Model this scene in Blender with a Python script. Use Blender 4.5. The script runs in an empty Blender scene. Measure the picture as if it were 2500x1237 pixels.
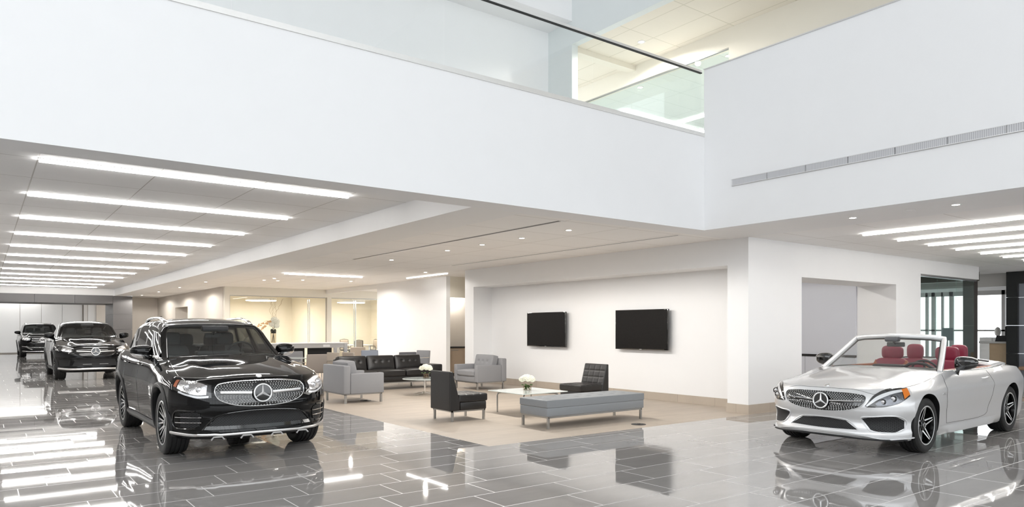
import bpy, bmesh, math, random
import numpy as np
from mathutils import Vector, Matrix
from mathutils.bvhtree import BVHTree
random.seed(7)
sc = bpy.context.scene
COL = sc.collection
PI = math.pi
# ---------------------------------------------------------------- camera, world, exposure
cd = bpy.data.cameras.new('camera'); cam = bpy.data.objects.new('camera', cd); COL.objects.link(cam)
cd.sensor_width = 36; cd.lens = 24.854; cd.shift_y = 0.0734; cd.clip_end = 300
cam.location = (0, 0, 1.47); cam.rotation_euler = (PI/2, 0, -math.atan2(.6, .8))
sc.camera = cam
w = bpy.data.worlds.new('world'); sc.world = w; w.use_nodes = True
bg = w.node_tree.nodes['Background']; bg.inputs[0].default_value = (.93, .97, 1, 1); bg.inputs[1].default_value = 2.35
sc.view_settings.view_transform = 'Standard'; sc.view_settings.look = 'None'
sc.view_settings.exposure = 0.32; sc.view_settings.gamma = 1; sc.view_settings.use_curve_mapping = False
STRIP = 34.0      # linear luminaire strength
DOWN = 30.0       # downlight strength
# ---------------------------------------------------------------- materials
def nmat(name):
    m = bpy.data.materials.new(name); m.use_nodes = True
    nt = m.node_tree; return m, nt, nt.nodes['Principled BSDF']
def setp(b, **k):
    for a, v in k.items():
        a = a.replace('_', ' ')
        if a in b.inputs: b.inputs[a].default_value = v
def mat(name, col, rough=.5, metal=0, noise=0, scale=30, bump=0, bscale=None, coat=0, spec=.5, ior=1.5, coatr=.02, **k):
    m, nt, b = nmat(name)
    setp(b, Base_Color=(*col, 1), Roughness=rough, Metallic=metal, Coat_Weight=coat, Coat_Roughness=coatr, IOR=ior, Specular_IOR_Level=spec, **k)
    if noise or bump:
        tc = nt.nodes.new('ShaderNodeTexCoord')
        n = nt.nodes.new('ShaderNodeTexNoise'); n.inputs['Scale'].default_value = scale; n.inputs['Detail'].default_value = 4
        nt.links.new(tc.outputs['Object'], n.inputs['Vector'])
        if noise:
            r = nt.nodes.new('ShaderNodeMapRange'); r.inputs[3].default_value = 1-noise; r.inputs[4].default_value = 1+noise
            nt.links.new(n.outputs['Fac'], r.inputs[0])
            x = nt.nodes.new('ShaderNodeMix'); x.data_type = 'RGBA'; x.blend_type = 'MULTIPLY'; x.inputs[0].default_value = 1
            x.inputs[6].default_value = (*col, 1); nt.links.new(r.outputs[0], x.inputs[7]); nt.links.new(x.outputs[2], b.inputs['Base Color'])
        if bump:
            n2 = n
            if bscale:
                n2 = nt.nodes.new('ShaderNodeTexNoise'); n2.inputs['Scale'].default_value = bscale; nt.links.new(tc.outputs['Object'], n2.inputs['Vector'])
            bp = nt.nodes.new('ShaderNodeBump'); bp.inputs['Strength'].default_value = bump; bp.inputs['Distance'].default_value = .002
            nt.links.new(n2.outputs['Fac'], bp.inputs['Height']); nt.links.new(bp.outputs[0], b.inputs['Normal'])
    return m
def emit(name, col, s):
    m, nt, b = nmat(name); setp(b, Base_Color=(*col, 1), Emission_Color=(*col, 1), Emission_Strength=s); return m
def thin_glass(name, tint, fres=1.5, rough=0):
    m = bpy.data.materials.new(name); m.use_nodes = True; nt = m.node_tree; nt.nodes.clear()
    o = nt.nodes.new('ShaderNodeOutputMaterial'); mx = nt.nodes.new('ShaderNodeMixShader'); t = nt.nodes.new('ShaderNodeBsdfTransparent')
    g = nt.nodes.new('ShaderNodeBsdfGlossy'); f = nt.nodes.new('ShaderNodeFresnel'); f.inputs[0].default_value = fres
    t.inputs[0].default_value = (*tint, 1); g.inputs['Roughness'].default_value = rough
    # the same reflectance from the front and from behind the pane
    gm = nt.nodes.new('ShaderNodeNewGeometry'); sb = nt.nodes.new('ShaderNodeMix'); sb.data_type = 'FLOAT'
    sb.inputs[2].default_value = fres; sb.inputs[3].default_value = 1/fres
    nt.links.new(gm.outputs['Backfacing'], sb.inputs[0])
    f2 = nt.nodes.new('ShaderNodeFresnel'); f2.inputs[0].default_value = fres
    nt.links.new(sb.outputs[0], f2.inputs[0]); nt.links.new(f2.outputs[0], mx.inputs[0]); nt.links.new(t.outputs[0], mx.inputs[1]); nt.links.new(g.outputs[0], mx.inputs[2])
    nt.links.new(mx.outputs[0], o.inputs[0]); return m
def brick_nodes(nt, bw, rh, mortar, shift=0.0, off=(0, 0), swap=False):
    """running-bond grid in object metres: returns (fac of joint, per-tile random vector)"""
    L = nt.links.new; tc = nt.nodes.new('ShaderNodeTexCoord'); sp = nt.nodes.new('ShaderNodeSeparateXYZ'); L(tc.outputs['Object'], sp.inputs[0])
    def mth(op, a, b=None):
        n = nt.nodes.new('ShaderNodeMath'); n.operation = op
        for i, v in enumerate((a, b)):
            if v is None: continue
            if isinstance(v, (int, float)): n.inputs[i].default_value = v
            else: L(v, n.inputs[i])
        return n.outputs[0]
    X, Y = (sp.outputs[1], sp.outputs[0]) if swap else (sp.outputs[0], sp.outputs[1])
    yy = mth('DIVIDE', mth('SUBTRACT', Y, off[1]), rh); row = mth('FLOOR', yy); fy = mth('FRACT', yy)
    xx = mth('DIVIDE', mth('SUBTRACT', mth('SUBTRACT', X, off[0]), mth('MULTIPLY', row, shift)), bw); colm = mth('FLOOR', xx); fx = mth('FRACT', xx)
    ex = mth('MULTIPLY', mth('MINIMUM', fx, mth('SUBTRACT', 1, fx)), bw); ey = mth('MULTIPLY', mth('MINIMUM', fy, mth('SUBTRACT', 1, fy)), rh)
    j = mth('LESS_THAN', mth('MINIMUM', ex, ey), mortar/2)
    cb = nt.nodes.new('ShaderNodeCombineXYZ'); L(row, cb.inputs[0]); L(colm, cb.inputs[1])
    wn = nt.nodes.new('ShaderNodeTexWhiteNoise'); wn.noise_dimensions = '3D'; L(cb.outputs[0], wn.inputs['Vector'])
    return j, wn, tc, mth
def tile_mat(name, col, jcol, bw, rh, mortar, rough, shift=0, off=(0, 0), var=.06, tilt=0, ior=1.5, swap=False, nz=.1, nscale=(1.5, 6), jrough=.6):
    m, nt, b = nmat(name); L = nt.links.new
    j, wn, tc, mth = brick_nodes(nt, bw, rh, mortar, shift, off, swap)
    n = nt.nodes.new('ShaderNodeTexNoise'); n.inputs['Scale'].default_value = 1; n.inputs['Detail'].default_value = 8; n.inputs['Roughness'].default_value = .65
    mp = nt.nodes.new('ShaderNodeMapping'); mp.inputs['Scale'].default_value = (nscale[0], nscale[1], 1)
    ad = nt.nodes.new('ShaderNodeVectorMath'); ad.operation = 'ADD'; L(tc.outputs['Object'], mp.inputs[0]); L(mp.outputs[0], ad.inputs[0])
    sc_ = nt.nodes.new('ShaderNodeVectorMath'); sc_.operation = 'SCALE'; sc_.inputs[3].default_value = 20; L(wn.outputs['Color'], sc_.inputs[0]); L(sc_.outputs[0], ad.inputs[1]); L(ad.outputs[0], n.inputs['Vector'])
    f = mth('ADD', mth('MULTIPLY', mth('SUBTRACT', n.outputs['Fac'], .5), nz*4), mth('ADD', 1, mth('MULTIPLY', mth('SUBTRACT', wn.outputs['Value'], .5), 2*var)))
    x = nt.nodes.new('ShaderNodeMix'); x.data_type = 'RGBA'; x.blend_type = 'MULTIPLY'; x.inputs[0].default_value = 1; x.inputs[6].default_value = (*col, 1); L(f, x.inputs[7])
    y = nt.nodes.new('ShaderNodeMix'); y.data_type = 'RGBA'; L(j, y.inputs[0]); L(x.outputs[2], y.inputs[6]); y.inputs[7].default_value = (*jcol, 1)
    L(y.outputs[2], b.inputs['Base Color']); setp(b, IOR=ior)
    r = mth('ADD', rough, mth('MULTIPLY', j, jrough-rough)); L(r, b.inputs['Roughness'])
    if tilt:
        g = nt.nodes.new('ShaderNodeNewGeometry'); s = nt.nodes.new('ShaderNodeVectorMath'); s.operation = 'SUBTRACT'; s.inputs[1].default_value = (.5, .5, .5); L(wn.outputs['Color'], s.inputs[0])
        k = nt.nodes.new('ShaderNodeVectorMath'); k.operation = 'SCALE'; k.inputs[3].default_value = tilt; L(s.outputs[0], k.inputs[0])
        a = nt.nodes.new('ShaderNodeVectorMath'); a.operation = 'ADD'; L(k.outputs[0], a.inputs[0]); L(g.outputs['Normal'], a.inputs[1])
        nn = nt.nodes.new('ShaderNodeVectorMath'); nn.operation = 'NORMALIZE'; L(a.outputs[0], nn.inputs[0]); L(nn.outputs[0], b.inputs['Normal'])
    return m
def mesh_mat(name, col, hole, sx, sz, diag=True, rough=.4):
    """dark honeycomb / lattice grille pattern"""
    m, nt, b = nmat(name); L = nt.links.new
    tc = nt.nodes.new('ShaderNodeTexCoord'); mp = nt.nodes.new('ShaderNodeMapping'); L(tc.outputs['Object'], mp.inputs[0])
    sp = nt.nodes.new('ShaderNodeSeparateXYZ'); L(mp.outputs[0], sp.inputs[0])
    def mth(op, a, b=None):
        n = nt.nodes.new('ShaderNodeMath'); n.operation = op
        for i, v in enumerate((a, b)):
            if v is None: continue
            if isinstance(v, (int, float)): n.inputs[i].default_value = v
            else: L(v, n.inputs[i])
        return n.outputs[0]
    a = mth('ABSOLUTE', mth('SINE', mth('MULTIPLY', mth('ADD', mth('DIVIDE', sp.outputs[0], sx), mth('DIVIDE', sp.outputs[2], sz)), PI)))
    c = mth('ABSOLUTE', mth('SINE', mth('MULTIPLY', mth('SUBTRACT', mth('DIVIDE', sp.outputs[0], sx), mth('DIVIDE', sp.outputs[2], sz)), PI)))
    f = mth('GREATER_THAN', mth('MINIMUM', a, c), .42)
    y = nt.nodes.new('ShaderNodeMix'); y.data_type = 'RGBA'; L(f, y.inputs[0]); y.inputs[6].default_value = (*col, 1); y.inputs[7].default_value = (*hole, 1)
    L(y.outputs[2], b.inputs['Base Color']); L(mth('ADD', rough, mth('MULTIPLY', f, .5)), b.inputs['Roughness'])
    bp = nt.nodes.new('ShaderNodeBump'); bp.invert = True; bp.inputs['Distance'].default_value = .01; L(f, bp.inputs['Height']); L(bp.outputs[0], b.inputs['Normal'])
    return m
M = {}
M['white'] = mat('white_paint', (.87, .87, .875), .55, noise=.012, scale=3, bump=.05, bscale=200)
M['ceil'] = mat('ceiling_plaster', (.88, .875, .87), .7, noise=.015, scale=4)
M['cream'] = mat('cream_paint', (.82, .78, .69), .6, noise=.015, scale=4)
M['greyw'] = mat('cool_grey_paint', (.74, .78, .78), .6, noise=.015, scale=3)
M['beige'] = mat('beige_paint', (.70, .645, .58), .6, noise=.02, scale=3)
M['tileceil'] = tile_mat('lane_ceiling_tiles', (.89, .89, .89), (.5, .48, .47), 1.22, 1.25, .014, .8, off=(.5, 9.43), var=.012, nz=.01)
M['tileceil2'] = tile_mat('lounge_ceiling_tiles', (.92, .905, .89), (.5, .46, .43), 1.22, 1.22, .010, .8, off=(6.9, 7.9), var=.012, nz=.01)
M['tileceil3'] = tile_mat('upper_ceiling_tiles', (.82, .77, .68), (.66, .62, .52), .62, 1.22, .02, .8, off=(9.42, 10.2), var=.02, nz=.01, swap=False)
M['tileceil4'] = tile_mat('office_ceiling_tiles', (.80, .84, .82), (.6, .66, .62), 1.22, .61, .012, .8, off=(10.95, 9.5), var=.012, nz=.01)
M['floor'] = tile_mat('polished_grey_tile', (.31, .297, .287), (.66, .645, .63), .914, .457, .009, .03, shift=.2286, off=(.261, .146), var=.10, tilt=.004, ior=1.95, nz=.12, nscale=(1.2, 3.5), jrough=.35)
M['carpet'] = tile_mat('matte_beige_plank_tile', (.44, .375, .31), (.37, .31, .26), .90, .15, .003, .55, shift=.3, var=.05, nz=.05, nscale=(1, 14))
M['base'] = tile_mat('taupe_tile_base', (.47, .405, .335), (.30, .25, .21), .9, .9, .006, .45, off=(.4, .35), var=.05, nz=.08, nscale=(2, 2))
M['basex'] = M['base']
M['steel'] = mat('brushed_steel', (.46, .46, .455), .3, 1, noise=.04, scale=60)
M['chrome'] = mat('chrome', (.9, .9, .9), .06, 1)
M['railalu'] = mat('pale_anodised_rail', (.78, .77, .75), .35, .5, noise=.03, scale=20)
M['satin'] = mat('satin_aluminium', (.72, .71, .70), .3, 1)
M['gpanel'] = mat('grey_metal_panel', (.135, .13, .13), .45, .2, noise=.03, scale=5)
M['lpanel'] = mat('light_grey_panel', (.48, .47, .46), .5, noise=.03, scale=5)
M['bronze'] = mat('dark_bronze', (.10, .085, .075), .4, .5, noise=.1, scale=8)
M['blackp'] = mat('black_panel', (.012, .012, .013), .35, noise=.2, scale=9)
M['bluep'] = mat('blue_grey_panel', (.25, .27, .31), .4, noise=.04, scale=4)
M['wood'] = mat('light_oak_laminate', (.46, .34, .22), .45, noise=.12, scale=6)
M['wood2'] = mat('greige_laminate', (.36, .28, .21), .45, noise=.10, scale=7)
M['coolpanel'] = mat('cool_white_board', (.66, .68, .74), .3, noise=.015, scale=2)
M['whitelam'] = mat('white_laminate', (.82, .81, .80), .3, noise=.01, scale=5)
M['fab'] = mat('light_grey_fabric', (.275, .275, .285), .9, noise=.12, scale=260, bump=.4, bscale=600)
M['fab2'] = mat('warm_grey_fabric', (.30, .26, .23), .9, noise=.10, scale=200, bump=.3)
M['fab3'] = mat('taupe_fabric', (.42, .36, .30), .9, noise=.08, scale=200, bump=.3)
M['fab4'] = mat('blue_grey_fabric', (.30, .33, .39), .9, noise=.08, scale=200, bump=.3)
M['fab5'] = mat('dark_grey_fabric', (.13, .13, .14), .9, noise=.08, scale=200, bump=.3)
M['vinyl'] = mat('grey_vinyl', (.255, .27, .285), .42, noise=.04, scale=60, bump=.15, bscale=300)
M['leather'] = mat('black_leather', (.014, .0125, .012), .38, noise=.15, scale=40, bump=.35, bscale=160)
M['glass'] = thin_glass('clear_glass', (.985, .994, .99))
M['gglass'] = thin_glass('office_glass', (.94, .968, .958))
M['oglass'] = thin_glass('green_office_glass', (.86, .95, .92))
M['wglass'] = thin_glass('windscreen_glass', (.74, .80, .79), 1.75)
M['wglassc'] = thin_glass('light_windscreen_glass', (.86, .89, .88), 2.1)
M['sglass'] = thin_glass('tinted_side_glass', (.10, .10, .10), 1.52)
M['lens'] = thin_glass('lamp_lens', (.97, .97, .97), 1.45)
M['tableglass'] = mat('frosted_table_glass', (.74, .80, .77), .12, coat=.5, noise=.01, scale=3)
M['blackpaint'] = mat('black_car_paint', (.003, .003, .0032), .5, 0, coat=1, spec=0, coatr=.006, Coat_IOR=1.40)
M['silverpaint'] = mat('silver_car_paint', (.76, .76, .765), .34, .5, coat=1, coatr=.02)
M['plastic'] = mat('black_trim_plastic', (.012, .012, .013), .45, noise=.1, scale=90)
M['gloss'] = mat('gloss_black', (.004, .004, .004), .08, coat=1)
M['inter'] = mat('dark_interior', (.022, .022, .024), .55, noise=.1, scale=30)
M['smoke'] = mat('smoked_reflector', (.16, .165, .18), .16, 1, noise=.5, scale=30, bump=.6, bscale=50)
M['inter2'] = mat('grey_interior', (.10, .10, .105), .5, noise=.1, scale=30)
M['red'] = mat('wine_red_leather', (.20, .012, .035), .42, noise=.1, scale=40, bump=.2)
M['tan'] = mat('saddle_brown_leather', (.30, .085, .03), .42, noise=.1, scale=40)
M['rubber'] = mat('tyre_rubber', (.013, .013, .013), .55, noise=.15, scale=120, bump=.3)
M['rimblack'] = mat('rim_black', (.006, .006, .006), .2, .3, coat=.5)
M['rimface'] = mat('machined_rim', (.86, .86, .86), .3, .7)
M['pin'] = mat('bright_grille_pin', (.92, .92, .92), .25, .5)
M['disc'] = mat('brake_disc', (.30, .30, .30), .35, 1, noise=.1, scale=60)
M['mesh'] = mesh_mat('black_mesh', (.03, .03, .032), (.002, .002, .002), .03, .018)
M['reflector'] = mat('lamp_reflector', (.88, .88, .90), .12, 1, noise=.3, scale=40, bump=1.0, bscale=60)
M['drl'] = mat('lamp_white', (.85, .86, .88), .25, .2)
M['amber'] = mat('amber_lens', (.85, .22, .01), .15, coat=1)
M['redmark'] = mat('orange_side_marker', (.45, .13, .06), .2, coat=1)
M['screen'] = mat('screen_black', (.006, .005, .0045), .5, spec=.15, noise=.6, scale=30)
M['flower'] = mat('cream_petals', (.90, .87, .74), .6, noise=.08, scale=60, bump=.5, bscale=80)
M['orchid'] = mat('peach_petals', (.80, .50, .26), .6, noise=.2, scale=40)
M['leaf'] = mat('green_leaves', (.06, .12, .02), .5, noise=.3, scale=40)
M['stemdark'] = mat('dark_foliage', (.012, .015, .008), .6, noise=.3, scale=40)
M['twig'] = mat('dry_twig', (.40, .33, .22), .8, noise=.2, scale=60)
M['vase'] = thin_glass('vase_glass', (.90, .88, .84), 1.5)
M['pebble'] = mat('brown_gems', (.22, .15, .10), .25, noise=.6, scale=120, bump=1, bscale=150)
M['strip'] = emit('linear_diffuser', (1, .985, .96), STRIP)
M['stripw'] = emit('warm_linear_diffuser', (1, .93, .83), STRIP)
M['stripdim'] = emit('dim_linear_diffuser', (1, .985, .95), 7)
M['stripr'] = emit('right_bank_diffuser', (1, .975, .93), 25)
M['stripfill'] = emit('far_fill_diffuser', (1, .985, .95), 11)
M['down'] = emit('downlight_lamp', (1, .93, .82), DOWN)
M['pendant'] = emit('pendant_diffuser', (1, .92, .78), 30)
M['slot'] = mat('slot_black', (.02, .02, .02), .6, noise=.1)
M['frost'] = mat('frosted_wall_panel', (.86, .86, .86), .3, noise=.01, scale=2)
M['bag'] = mat('crumpled_bag', (.66, .64, .60), .6, noise=.2, scale=30)
M['tanfab'] = mat('tan_upholstery', (.30, .19, .12), .7, noise=.1, scale=60)
def vent_mat():
    m, nt, b = nmat('vent_grille'); L = nt.links.new
    tc = nt.nodes.new('ShaderNodeTexCoord'); wv = nt.nodes.new('ShaderNodeTexWave'); wv.bands_direction = 'Y'; wv.inputs['Scale'].default_value = 14; L(tc.outputs['Object'], wv.inputs['Vector'])
    r = nt.nodes.new('ShaderNodeMix'); r.data_type = 'RGBA'; r.inputs[6].default_value = (.42, .42, .44, 1); r.inputs[7].default_value = (.66, .66, .67, 1); L(wv.outputs['Fac'], r.inputs[0]); L(r.outputs[2], b.inputs['Base Color'])
    return m
M['vent'] = vent_mat()
# ---------------------------------------------------------------- mesh helpers
def link(o, parent=None):
    COL.objects.link(o)
    if parent is not None: o.parent = parent
    return o
def tag(o, label=None, cat=None, group=None, kind=None):
    if label: o['label'] = label
    if cat: o['category'] = cat
    if group: o['group'] = group
    if kind: o['kind'] = kind
    return o
def empty(name, loc, rz=0, label=None, cat=None, group=None):
    o = bpy.data.objects.new(name, None); COL.objects.link(o); o.location = loc; o.rotation_euler = (0, 0, rz); o.empty_display_size = .1
    return tag(o, label, cat, group)
def copy_tree(o, parent=None):
    c = o.copy(); COL.objects.link(c)
    if parent is not None: c.parent = parent
    for ch in list(o.children): copy_tree(ch, c)
    return c
class MB:
    def __init__(s): s.v = []; s.f = []; s.m = []
    def add(s, v, f, mi=0):
        n = len(s.v); s.v += [tuple(p) for p in v]; s.f += [tuple(i+n for i in q) for q in f]; s.m += [mi]*len(f); return s
    def box(s, x0, x1, y0, y1, z0, z1, mi=0):
        v = [(x, y, z) for z in (z0, z1) for x, y in ((x0, y0), (x1, y0), (x1, y1), (x0, y1))]
        return s.add(v, [(3, 2, 1, 0), (4, 5, 6, 7), (0, 1, 5, 4), (1, 2, 6, 5), (2, 3, 7, 6), (3, 0, 4, 7)], mi)
    def rbox(s, x0, x1, y0, y1, z0, z1, r=.02, seg=2, mi=0, M_=None):
        bm = bmesh.new(); bmesh.ops.create_cube(bm, size=1)
        for v in bm.verts: v.co = Vector(((x0+x1)/2+v.co.x*(x1-x0), (y0+y1)/2+v.co.y*(y1-y0), (z0+z1)/2+v.co.z*(z1-z0)))
        bmesh.ops.bevel(bm, geom=bm.edges[:], offset=r, segments=seg, affect='EDGES', profile=.5)
        if M_ is not None: bm.transform(M_)
        bm.verts.ensure_lookup_table()
        s.add([v.co[:] for v in bm.verts], [[v.index for v in f.verts] for f in bm.faces], mi); bm.free(); return s
    def tube(s, pts, r, n=8, mi=0, cap=True, up=None):
        """sweep; r: number, list, or (half width, half height) ellipse"""
        pts = [Vector(p) for p in pts]; k = len(pts); v = []; f = []; pu = None
        for i, p in enumerate(pts):
            t = (pts[min(i+1, k-1)]-pts[max(i-1, 0)]).normalized()
            u = Vector(up) if up is not None else (pu if pu is not None else (Vector((0, 0, 1)) if abs(t.z) < .9 else Vector((1, 0, 0))))
            a = t.cross(u); a = a.normalized() if a.length > 1e-6 else t.orthogonal().normalized(); b = a.cross(t).normalized()
            if up is None: pu = b
            rr = r[i] if isinstance(r, list) else r
            ra, rb = rr if isinstance(rr, tuple) else (rr, rr)
            for j in range(n):
                q = 2*PI*(j+.5)/n; v.append(p+a*ra*math.cos(q)+b*rb*math.sin(q))
        for i in range(k-1):
            for j in range(n): f.append((i*n+j, i*n+(j+1) % n, (i+1)*n+(j+1) % n, (i+1)*n+j))
        if cap: f.append(tuple(range(n))[::-1]); f.append(tuple((k-1)*n+j for j in range(n)))
        return s.add(v, f, mi)
    def bar(s, a, b, hw, hh, mi=0, up=None):
        return s.tube([a, b], (hw*1.4142, hh*1.4142), 4, mi, True, up)
    def lathe(s, prof, n=32, mi=0, axis='Z', c=(0, 0, 0), close=False):
        v = []; f = []; k = len(prof)
        for i in range(n):
            a = 2*PI*i/n; ca, sa = math.cos(a), math.sin(a)
            for r, h in prof:
                if axis == 'Z': v.append((c[0]+r*ca, c[1]+r*sa, c[2]+h))
                elif axis == 'X': v.append((c[0]+h, c[1]+r*ca, c[2]+r*sa))
                else: v.append((c[0]+r*ca, c[1]+h, c[2]+r*sa))
        for i in range(n):
            j = (i+1) % n
            for q in range(k-1): f.append((i*k+q, j*k+q, j*k+q+1, i*k+q+1))
            if close: f.append((i*k+k-1, j*k+k-1, j*k, i*k))
        return s.add(v, f, mi)
    def disc(s, c, r, h, n=24, mi=0, axis='Z'):
        return s.lathe([(0.0001, 0), (r, 0), (r, h), (.0001, h)], n, mi, axis, c)
    def sphere(s, c, r, n=12, mi=0, sq=(1, 1, 1), jit=0):
        v = []; f = []; m = n//2
        for i in range(m+1):
            for j in range(n):
                a = PI*i/m; b = 2*PI*j/n; k = r*(1+random.uniform(-jit, jit))
                v.append((c[0]+sq[0]*k*math.sin(a)*math.cos(b), c[1]+sq[1]*k*math.sin(a)*math.sin(b), c[2]+sq[2]*k*math.cos(a)))
        for i in range(m):
            for j in range(n): f.append((i*n+j, (i+1)*n+j, (i+1)*n+(j+1) % n, i*n+(j+1) % n))
        return s.add(v, f, mi)
    def build(s, name, mats, parent=None, smooth=True, ang=35, loc=None, bevel=0):
        me = bpy.data.meshes.new(name); me.from_pydata(s.v, [], s.f)
        for m in (mats if isinstance(mats, (list, tuple)) else [mats]): me.materials.append(m)
        for p, mi in zip(me.polygons, s.m): p.material_index = mi
        bm = bmesh.new(); bm.from_mesh(me); bmesh.ops.recalc_face_normals(bm, faces=bm.faces[:]); bm.to_mesh(me); bm.free()
        if smooth:
            me.polygons.foreach_set('use_smooth', [True]*len(me.polygons)); me.set_sharp_from_angle(angle=math.radians(ang))
        me.update(); o = bpy.data.objects.new(name, me); link(o, parent)
        if loc: o.location = loc
        if bevel:
            b = o.modifiers.new('bevel', 'BEVEL'); b.width = bevel; b.segments = 2; b.limit_method = 'ANGLE'
        return o
def dbox(nu, nv, nw, fn, us=None, vs=None, ws=None, skip=None):
    """deformed box surface; returns verts, faces, face params"""
    us = us or [2*i/nu-1 for i in range(nu+1)]; vs = vs or [i/nv for i in range(nv+1)]; ws = ws or [i/nw for i in range(nw+1)]
    idx = {}; V = []; F = []; P = []
    def g(i, j, k):
        if (i, j, k) not in idx: idx[(i, j, k)] = len(V); V.append(fn(us[i], vs[j], ws[k]))
        return idx[(i, j, k)]
    def q(side, a, b, c, d):
        uu = sum(us[t[0]] for t in (a, b, c, d))/4; vv = sum(vs[t[1]] for t in (a, b, c, d))/4; ww = sum(ws[t[2]] for t in (a, b, c, d))/4
        F.append((g(*a), g(*b), g(*c), g(*d))); P.append((side, uu, vv, ww))
    skip = skip or ''
    for i in range(nu):
        for k in range(nw):
            if 'F' not in skip: q('F', (i, 0, k), (i+1, 0, k), (i+1, 0, k+1), (i, 0, k+1))
            if 'B' not in skip: q('B', (i+1, nv, k), (i, nv, k), (i, nv, k+1), (i+1, nv, k+1))
        for j in range(nv):
            if 'T' not in skip: q('T', (i, j, nw), (i+1, j, nw), (i+1, j+1, nw), (i, j+1, nw))
            if 'D' not in skip: q('D', (i+1, j, 0), (i, j, 0), (i, j+1, 0), (i+1, j+1, 0))
    for j in range(nv):
        for k in range(nw):
            if 'S' not in skip:
                q('R', (nu, j, k), (nu, j+1, k), (nu, j+1, k+1), (nu, j, k+1))
                q('L', (0, j+1, k), (0, j, k), (0, j, k+1), (0, j+1, k+1))
    return V, F, P
def cushion(s, x0, x1, y0, y1, z0, z1, puff=.02, tufts=(), seams=None, n=16, face='T', rnd=.25, mi=0, M_=None):
    """soft box; tufts: list of (u,v) in -1..1 on the face; seams: (nx, ny) grid channels"""
    cx, cy, cz = (x0+x1)/2, (y0+y1)/2, (z0+z1)/2; hx, hy, hz = (x1-x0)/2, (y1-y0)/2, (z1-z0)/2
    def fn(u, v, w):
        a, b, c = u, 2*v-1, 2*w-1
        # rounded edges
        def rr(a, b, c):
            return a*(1-rnd*.12*(abs(b)**8+abs(c)**8)/1)
        X, Y, Z = rr(a, b, c), rr(b, a, c), rr(c, a, b)
        if face == 'T': p, q_, t = a, b, c
        else: p, q_, t = a, c, -b
        d = puff*(1-p**4)*(1-q_**4)*t
        if t > 0:
            for (tu, tv) in tufts:
                d -= .028*math.exp(-(((p-tu)*(hx)/.035)**2+((q_-tv)*(hy if face == 'T' else hz)/.035)**2))
            if seams:
                for nn, pp, hh in ((seams[0], p, hx), (seams[1], q_, hy if face == 'T' else hz)):
                    t_ = (pp+1)/2*nn; e = abs(t_-round(t_))*2*hh/nn
                    if 0 < round(t_) < nn: d -= .010*math.exp(-(e/.012)**2)
        if face == 'T': return (cx+X*hx, cy+Y*hy, cz+Z*hz+d)
        return (cx+X*hx, cy+Y*hy-d, cz+Z*hz)
    V, F, P = dbox(n, n, max(4, n//2) if face == 'T' else n, fn)
    if M_ is not None: V = [M_ @ Vector(p) for p in V]
    return s.add(V, F, mi)
def pillow(s, x0, x1, y0, y1, z0, z1, e=4.0, n=12, mi=0, M_=None):
    cx, cy, cz = (x0+x1)/2, (y0+y1)/2, (z0+z1)/2; hx, hy, hz = (x1-x0)/2, (y1-y0)/2, (z1-z0)/2
    def fn(u, v, w):
        a, b, c = u, 2*v-1, 2*w-1; nn = (abs(a)**e+abs(b)**e+abs(c)**e)**(1/e); k = max(abs(a), abs(b), abs(c))/nn
        return (cx+a*k*hx, cy+b*k*hy, cz+c*k*hz)
    V, F, P = dbox(n, n, n, fn)
    if M_ is not None: V = [M_ @ Vector(p) for p in V]
    return s.add(V, F, mi)
def struct(name, boxes, m, parent=None, bevel=0, mis=None):
    s = MB()
    for b in boxes: s.box(*b)
    o = s.build(name, m, parent, smooth=False, bevel=bevel)
    if parent is None: o['kind'] = 'structure'
    return o
# ---------------------------------------------------------------- the building
Wm, Cm = M['white'], M['ceil']
struct('floor', [(-8, 5.07, -8, 51.2, -.15, 0), (5.07, 42, -8, 7.24, -.15, 0), (20.75, 42, 7.24, 14, -.15, 0)], M['floor'])
struct('floor.001', [(5.07, 20.75, 7.24, 51.2, -.15, 0)], M['carpet'])
struct('wall_balcony', [(-8, 9.29, 7.24, 7.66, 3.05, 4.55)], Wm)
struct('wall_parapet', [(9.29, 9.49, -8, 7.24, 3.05, 5.62), (9.29, 9.49, 7.24, 7.66, 3.05, 4.55)], Wm)
struct('trim_1', [(9.27, 9.51, -8, 7.24, 5.62, 5.635)], M['satin'])
struct('ceiling.001', [(5.92, 10.58, 7.66, 7.70, 3.05, 3.3), (5.09, 5.92, 7.66, 38.5, 3.05, 3.5)], Cm)
struct('ceiling.002', [(9.49, 10.6, -8, 7.66, 3.05, 3.3)], Cm)
struct('ceiling.003', [(-8, 5.09, 7.66, 38.5, 3.36, 3.5)], M['tileceil'])
struct('ceiling.004', [(5.92, 14.6, 7.70, 40.6, 3.062, 3.3)], M['tileceil2'])
struct('ceiling.005', [(10.6, 34, -8, 7.31, 3.055, 3.3), (20.43, 34, 7.31, 14, 3.055, 3.3)], M['tileceil2'])
struct('floor.002', [(-8, 20, 7.66, 16, 4.35, 4.5), (9.49, 20, -8, 7.66, 4.35, 4.5)], Cm)
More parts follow.
